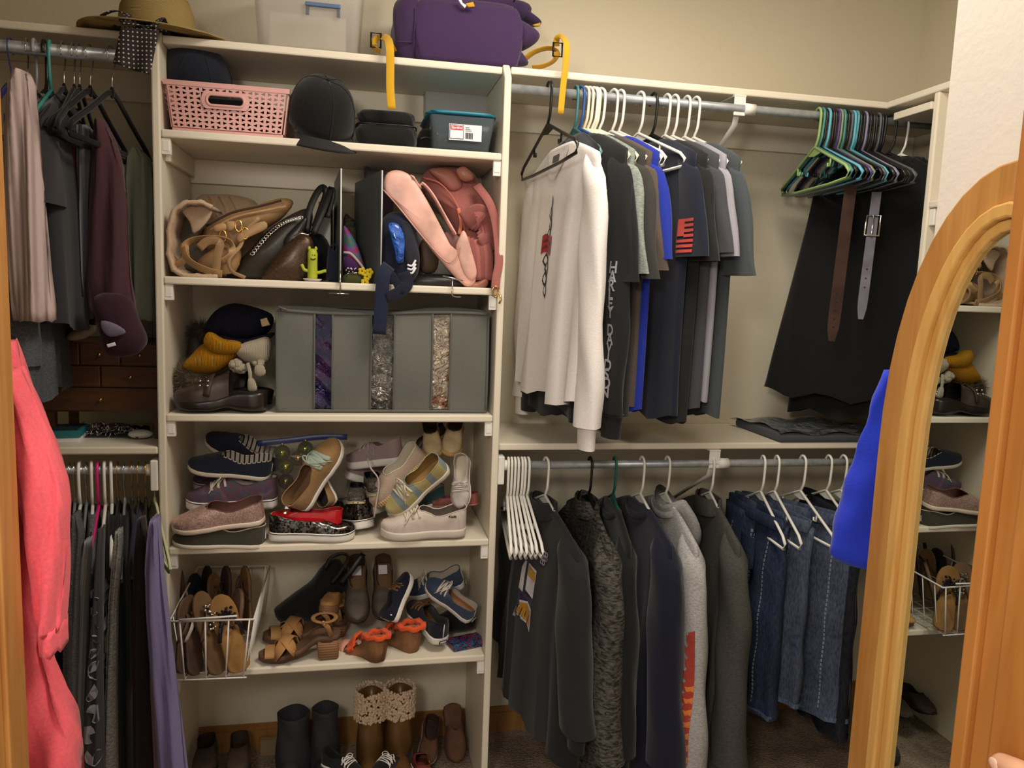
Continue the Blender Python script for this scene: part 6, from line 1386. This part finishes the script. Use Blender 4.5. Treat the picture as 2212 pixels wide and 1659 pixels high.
# ---- grey loafers
GRL = mat('leather', (72, 64, 56), .6, bump=.3)
for k, (h, o_) in enumerate((((770, 1225, .28), (772, 1352, .10)), ((826, 1222, .28), (830, 1345, .11)))):
    q = shoe('suede_loafer', ('left' if k == 0 else 'right')+' grey brown suede loafer pointing out, by the back wall', U(*h), U(*o_), 'slip', GRL, mat('leather', (50, 44, 40), .6), lining=mat('leather', (96, 76, 56), .8), insole=mat('leather', (120, 92, 64), .8), up=(0, -.6, 1), group=G5, solet=.018)
    bx((.02, -.016, .028), (.06, .016, .030)).build('insole_label', PWHT, q, False)
shoe('stacked_heel_shoe', 'tan stacked heel shoe behind the grey loafers', U(735, 1310, .24), U(700, 1330, .10), 'slip', SND, STK, lining=FBD, group=G5, solet=.04)
# ---- navy boat sneakers
NV2 = CANV((24, 27, 40)); LEA = mat('leather', (124, 84, 48), .7)
def sperry(label, h, o_, up, roll=0, um=NV2, lc=None, mirror=False):
    q = shoe('boat_sneaker', label, U(*h), U(*o_), 'sneaker', um, RUBW, lining=LTS if um is not NV2 else mat('fabric', (40, 36, 36), .9), insole=LEA, up=up, roll=roll, laces=lc, group=G5, solet=.024)
    MB().tube([(-.0008, 0, .028), (.0, 0, .055), (.002, 0, .082)], .0022, 6).build('heel_stripe', RUBW, q)
    lb_ = bx((-.0052, -.016, .006), (-.0036, .016, .018)).build('heel_label', BPL, q, False); text_part('SPERRY', .0075, PWHT, lb_, TR(-.0058, 0, .012) @ rotm('Z', -PI/2) @ rotm('X', PI/2), 'heel_lettering')
    bx((.028, -.0358, .050), (.034, -.0335, .058)).build('side_tag', PWHT, q, False)
    return q
sperry('navy boat sneaker leaning sole outwards against the grey loafers', (852, 1345, .055), (892, 1240, .10), (-.85, -.35, .35), 0, lc=LEA)
sperry('navy boat sneaker facing in at the shelf front', (955, 1392, .03), (885, 1318, .20), (.05, -.1, 1), 0, lc=LEA)
BLC = CANV((60, 72, 98))
sperry('faded blue sneaker with cream laces leaning on the pile', (1020, 1340, .045), (920, 1262, .13), (.35, -.75, .6), 0, BLC, LTS)
sperry('faded blue sneaker lying at the back right of the sandal shelf', (1005, 1262, .20), (880, 1290, .24), (.1, -.3, 1), 0, BLC, LTS)
t, og = bag('dark_shoe_bag', 'black cloth under the faded blue sneaker', 'cloth', (985, 1350), .12); puff('cloth', [(930, 1350), (950, 1330), (1000, 1310), (1026, 1330), (1020, 1356), (960, 1362)], .15, .07, fab((22, 24, 24)), t, og)
# ---- orange wedges
ORG = mat('fabric', (226, 88, 44), .85, .4, .6); WDG = mat('leather', (142, 100, 66), .8, bump=.5)
def wedge(label, heel, toe, up=(0, 0, 1)):
    A, B = Vector(heel), Vector(toe); t = thing('wedge_sandal', label, 'sandal', A, group=G5); frame(t, B-A, up, 0, (B-A).length/.235, A); Ls = .235
    def zt(q): return .014+.070*smooth_tab([(0, 1), (.2, .95), (.62, .12), (.75, 0), (1, 0)], q)
    def zb(q): return .010*max(0, (q-.75)/.25)**2+.008*max(0, 1-abs(q-.38)/.2)
    R = [[Vector((q*Ls+(.012*(1-q)*(0 if z else 1)), y*.037*smooth_tab(FOOT, q)*(.86 if z == 0 else 1), zb(q)+(zt(q)-zb(q))*z)) for y, z in ((-1, 0), (-1, .5), (-1, 1), (1, 1), (1, .5), (1, 0))] for q in NST]
    MB().rings(R, True, True).build('wedge_sole', WDG, t); MB().rings([[Vector((q*Ls, y*.034*smooth_tab(FOOT, q), zt(q)+.0015)) for y in (-1, 0, 1)] for q in NST[1:-1]], False, False, False).build('footbed', mat('leather', (150, 118, 84), .7), t)
    def strap(q, h, m, w_, n=12, ruf=0.0):
        pts = [(q*Ls+ruf*math.sin(i*2.3), .038*math.cos(PI*i/n)*smooth_tab(FOOT, q)*1.03, zt(q)-.002+h*math.sin(PI*i/n)+ruf*math.sin(i*1.7)) for i in range(n+1)]
        MB().tube(pts, 0, 8, flat=(w_, .006), up=(0, 0, 1)).build('strap', m, t)
    strap(.82, .026, mat('fabric', (226, 160, 132), .8), .036)
    for k in range(4): strap(.62-.03*k, .036+.006*k, ORG, .016, 14, .003)
    MB().tube([(.035+.05*math.cos(a), .034*math.sin(a), zt(.1+.2*max(0, math.cos(a)))+.010+.004*math.sin(a*7)) for a in (2*PI*k/24 for k in range(24))], 0, 8, closed=True, flat=(.020, .013), up=(0, 0, 1)).build('ruffle_strap', ORG, t)
    return t
wedge('orange ruffle strap wedge sandal hanging over the shelf edge', U(832, 1430, -.012), U(733, 1402, .12))
wedge('orange ruffle strap wedge sandal behind the front one', U(905, 1412, .035), U(800, 1378, .18))
t, og = bag('glasses_case', 'dark floral glasses case at the right of the sandal shelf', 'case', (1008, 1408), .03)
a0, b0 = UZ(975, 1412, z6), UZ(1042, 1398, z6); t.location = (a0.x, a0.y, z6)
d = b0-a0; M = Matrix.Translation(d/2+Vector((0, .03, .011))) @ rotm('Z', math.atan2(d.y, d.x)); MB().obox(M, d.length, .055, .021).build('case', mat('multi', rough=.4, scale=3, cols=((20, 22, 34), (36, 90, 140), (24, 24, 36), (140, 50, 100), (30, 30, 44))), t, False, bevel=.004)
# ============================================================ floor under the tower
FG = 'shoes on the closet floor'
def boot(name, label, base, ang, m, h, r, fl=None, tip=0.0, dark=None, foot=None):
    t = thing(name, label, 'boot', base, (tip, 0, ang), FG); f_ = foot or m
    R = []
    for j in range(15):
        v = j/14; z = .03+(h-.03)*v; R.append([Vector((.045+(r+.006*math.sin(v*5))*math.cos(a)*1.05+.004*math.sin(3*a+v*8), (r+.004*math.sin(v*6))*math.sin(a), z)) for a in (2*PI*k/22 for k in range(22))])
    R += [[p+Vector((0, 0, -.001))+(Vector((.045, 0, p.z))-p)*.12 for p in R[-1]], [Vector((.045, 0, h-.06))+(p-Vector((.045, 0, p.z)))*.8 for p in R[-1]]]
    MB().rings(R, False, False).build('shaft', m, t)
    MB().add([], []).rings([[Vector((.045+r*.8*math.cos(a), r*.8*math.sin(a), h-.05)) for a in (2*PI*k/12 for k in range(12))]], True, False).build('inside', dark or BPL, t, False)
    Rr = []
    for q in NST:
        w = .042*smooth_tab(FOOT, q); hq = smooth_tab([(0, .06), (.4, .075), (.55, .065), (.8, .042), (1, .02)], q); Rr.append([Vector((q*.25, w*math.cos(a), .016+hq*max(0, math.sin(a))**.7)) for a in (PI*k/12 for k in range(13))])
    MB().rings(Rr, False, False, False).build('foot', f_, t)
    MB().rings([[Vector((q*.25, y*.044*smooth_tab(FOOT, q), z)) for y, z in ((-1, 0), (-1, .018), (1, .018), (1, 0))] for q in NST], True, True).build('sole', BPL, t)
    if fl:
        rj = random.Random(int(base[0]*1000)); b = MB()
        for k in range(1100):
            a = rj.uniform(0, 2*PI); z = h-.078+rj.random()*.088; rr_ = r+.005+rj.random()*.004; b.ball((.045+rr_*math.cos(a), rr_*math.sin(a), z), rj.uniform(.003, .0058), seg=5, n=3)
        o = b.build('fleece_cuff', fl, t); o['kind'] = 'stuff'
    return t
def fl(px, py, Y): p = U(px, py, Y); return (p.x, Y, 0)
DKB = mat('leather', (42, 42, 48), .8, bump=.3)
boot('ankle_boot', 'dark grey suede ankle boot with wide opening, left of the pair', fl(640, 1600, .22), -PI/2-.1, DKB, .235-.03, .048)
boot('ankle_boot', 'dark grey suede ankle boot, right of the pair', fl(700, 1600, .22), -PI/2+.1, DKB, .215, .040)
BRN = mat('leather', (98, 68, 34), .35, bump=.1); FLC = mat('fabric', (206, 182, 154), .95)
boot('fleece_boot', 'tan leather boot with cream fleece cuff, left of the pair', fl(800, 1600, .20), -PI/2-.05, BRN, .265, .036, FLC)
boot('fleece_boot', 'tan leather boot with cream fleece cuff, right of the pair', fl(858, 1600, .20), -PI/2+.05, BRN, .268, .036, FLC)
SUE = mat('leather', (92, 62, 44), .85, bump=.3)
def fshoe(name, label, hx, hy, hY, tx, ty, tY, kind, um, sm, **k): return shoe(name, label, U(hx, hy, hY), U(tx, ty, tY), kind, um, sm, group=FG, **k)
fshoe('suede_clog', 'rust suede clog standing on its toe by the right panel', 975, 1520, .27, 985, 1648, .17, 'clog', SUE, mat('leather', (70, 46, 32), .7), up=(0, -.9, .3), hw=.046)
fshoe('suede_shoe', 'rust suede slip-on leaning left of the clog', 930, 1560, .28, 920, 1655, .14, 'slip', SUE, mat('leather', (150, 140, 130), .7), lining=mat('leather', (60, 40, 30), .8), up=(0, -.8, .4), hw=.046)
fshoe('brown_moccasin', 'worn brown moccasin at the left on the closet floor', 450, 1618, .26, 440, 1680, .08, 'slip', mat('leather', (58, 46, 38), .8), BPL, up=(0, -.5, 1), hw=.044)
fshoe('brown_moccasin', 'worn brown moccasin, right of its twin on the closet floor', 520, 1612, .26, 512, 1680, .08, 'slip', mat('leather', (64, 50, 40), .8), BPL, up=(0, -.5, 1), hw=.044)
fshoe('black_sneaker', 'black sneaker with white trim in front of the fleece boots', 700, 1652, .12, 782, 1690, .02, 'sneaker', CANV((24, 24, 28)), RUBW, laces=RUBW)
fshoe('black_sneaker', 'black sneaker with white trim, right one in front of the fleece boots', 880, 1655, .14, 800, 1690, .03, 'sneaker', CANV((22, 22, 26)), RUBW, laces=RUBW)
fshoe('red_shoe', 'dull red shoe toe at the bottom edge', 915, 1690, .0, 905, 1640, .16, 'slip', mat('leather', (120, 50, 42), .7), RUBW)
t = thing('cardboard_scrap', 'pale cardboard scrap behind the ankle boots', 'cardboard', (*fl(585, 1600, .30)[:2], 0)); bx((-.03, 0, 0), (.03, .015, .05)).build('board', mat('paint', (140, 118, 90), .9), t, False)
# small dark item on the right-hand shelf
t = thing('sunglasses', 'black sunglasses on the small shelf by the right panel', 'sunglasses', UX(2032, 352, 1.99)); t.location.z = 1.7195
for y in (-.02, .02): MB().ball((0, y, .016), .006, .017, .0145, 12, 8).build('lens', BPL, t)
MB().tube([(0, -.004, .018), (0, .004, .018)], .002, 6).build('bridge', BPL, t); MB().tube([(0, -.037, .02), (.06, -.036, .02), (.1, -.035, .006)], .0018, 6).build('temple', BPL, t); MB().tube([(0, .037, .02), (.06, .036, .02), (.1, .035, .006)], .0018, 6).build('temple', BPL, t)

# ---- photographer's hand on the open door, only a fingertip reaches into view
def hand():
    T = UX(2190, 1651, .951); T.x -= .0095
    t = thing('person', 'bare hand of a person holding the wooden door, one fingertip at the corner', 'person', T)
    b = MB()
    def limb(pts, rs):
        P = catmull(pts, 6); n = len(P); R = []
        for i, p in enumerate(P):
            u = i/(n-1)*(len(rs)-1); k = min(int(u), len(rs)-2); r = rs[k]+(rs[k+1]-rs[k])*(u-k); T_ = (P[min(i+1, n-1)]-P[max(i-1, 0)]).normalized(); A = T_.orthogonal().normalized(); B = T_.cross(A)
            R.append([p+(A*math.cos(q)+B*math.sin(q))*r for q in (2*PI*z/14 for z in range(14))])
        b.rings(R, True, True); b.ball(P[-1], rs[-1], seg=14, n=8)
    wr = Vector((-.050, -.185, -.075))
    limb([(-.25, -.60, -.42), (-.14, -.38, -.22), tuple(wr)], [.046, .038, .027])
    # palm: four metacarpals and a web
    kn = [Vector((-.018, -.086, .004)), Vector((-.016, -.090, -.018)), Vector((-.018, -.098, -.040)), Vector((-.022, -.108, -.060))]
    for k, p in enumerate(kn): limb([wr+Vector((0, .01, .012-.010*k)), (wr+p)/2+Vector((-.006, 0, 0)), p], [.020, .016, .0125])
    b.ball((-.034, -.135, -.040), .017, .045, .034, 16, 10)
    fin = [[(-.010, -.050, .010), (-.006, -.024, .009), (-.001, .0, .002)], [(-.010, -.048, -.020), (-.006, -.018, -.021), (-.001, .006, -.026)], [(-.011, -.058, -.046), (-.006, -.030, -.050), (-.001, -.008, -.055)], [(-.014, -.078, -.070), (-.008, -.056, -.077), (-.002, -.038, -.083)]]
    for k, f_ in enumerate(fin): limb([tuple(kn[k])]+f_, [.0118, .0100, .0090, .0075] if k < 3 else [.0105, .0088, .0078, .0066])
    limb([tuple(wr+Vector((-.004, .02, .022))), (-.044, -.128, .006), (-.032, -.098, .034), (-.016, -.074, .050), (-.004, -.054, .058)], [.018, .016, .0125, .0108, .0090])
    o = b.build('hand', mat('leather', (224, 170, 136), .5, bump=.1), t)
    md = o.modifiers.new('remesh', 'REMESH'); md.mode = 'VOXEL'; md.voxel_size = .0026; md.use_smooth_shade = True
    sm_ = o.modifiers.new('smooth', 'SMOOTH'); sm_.factor = .5; sm_.iterations = 4
    for f_ in fin+[[(-.016, -.074, .050), (-.004, -.054, .058)]]:
        p, d = Vector(f_[-1]), (Vector(f_[-1])-Vector(f_[-2])).normalized(); n_ = Vector((-1, 0, 0)); n_ = (n_-d*n_.dot(d)).normalized(); c = p+n_*.0068-d*.001; w_ = d.cross(n_)
        M = Matrix((d, w_, n_)).transposed(); MB().ball(c, .0060, .0046, .0012, 12, 6, M.to_4x4()).build('fingernail', mat('plastic', (236, 190, 166), .3), t)
    return t
hand()
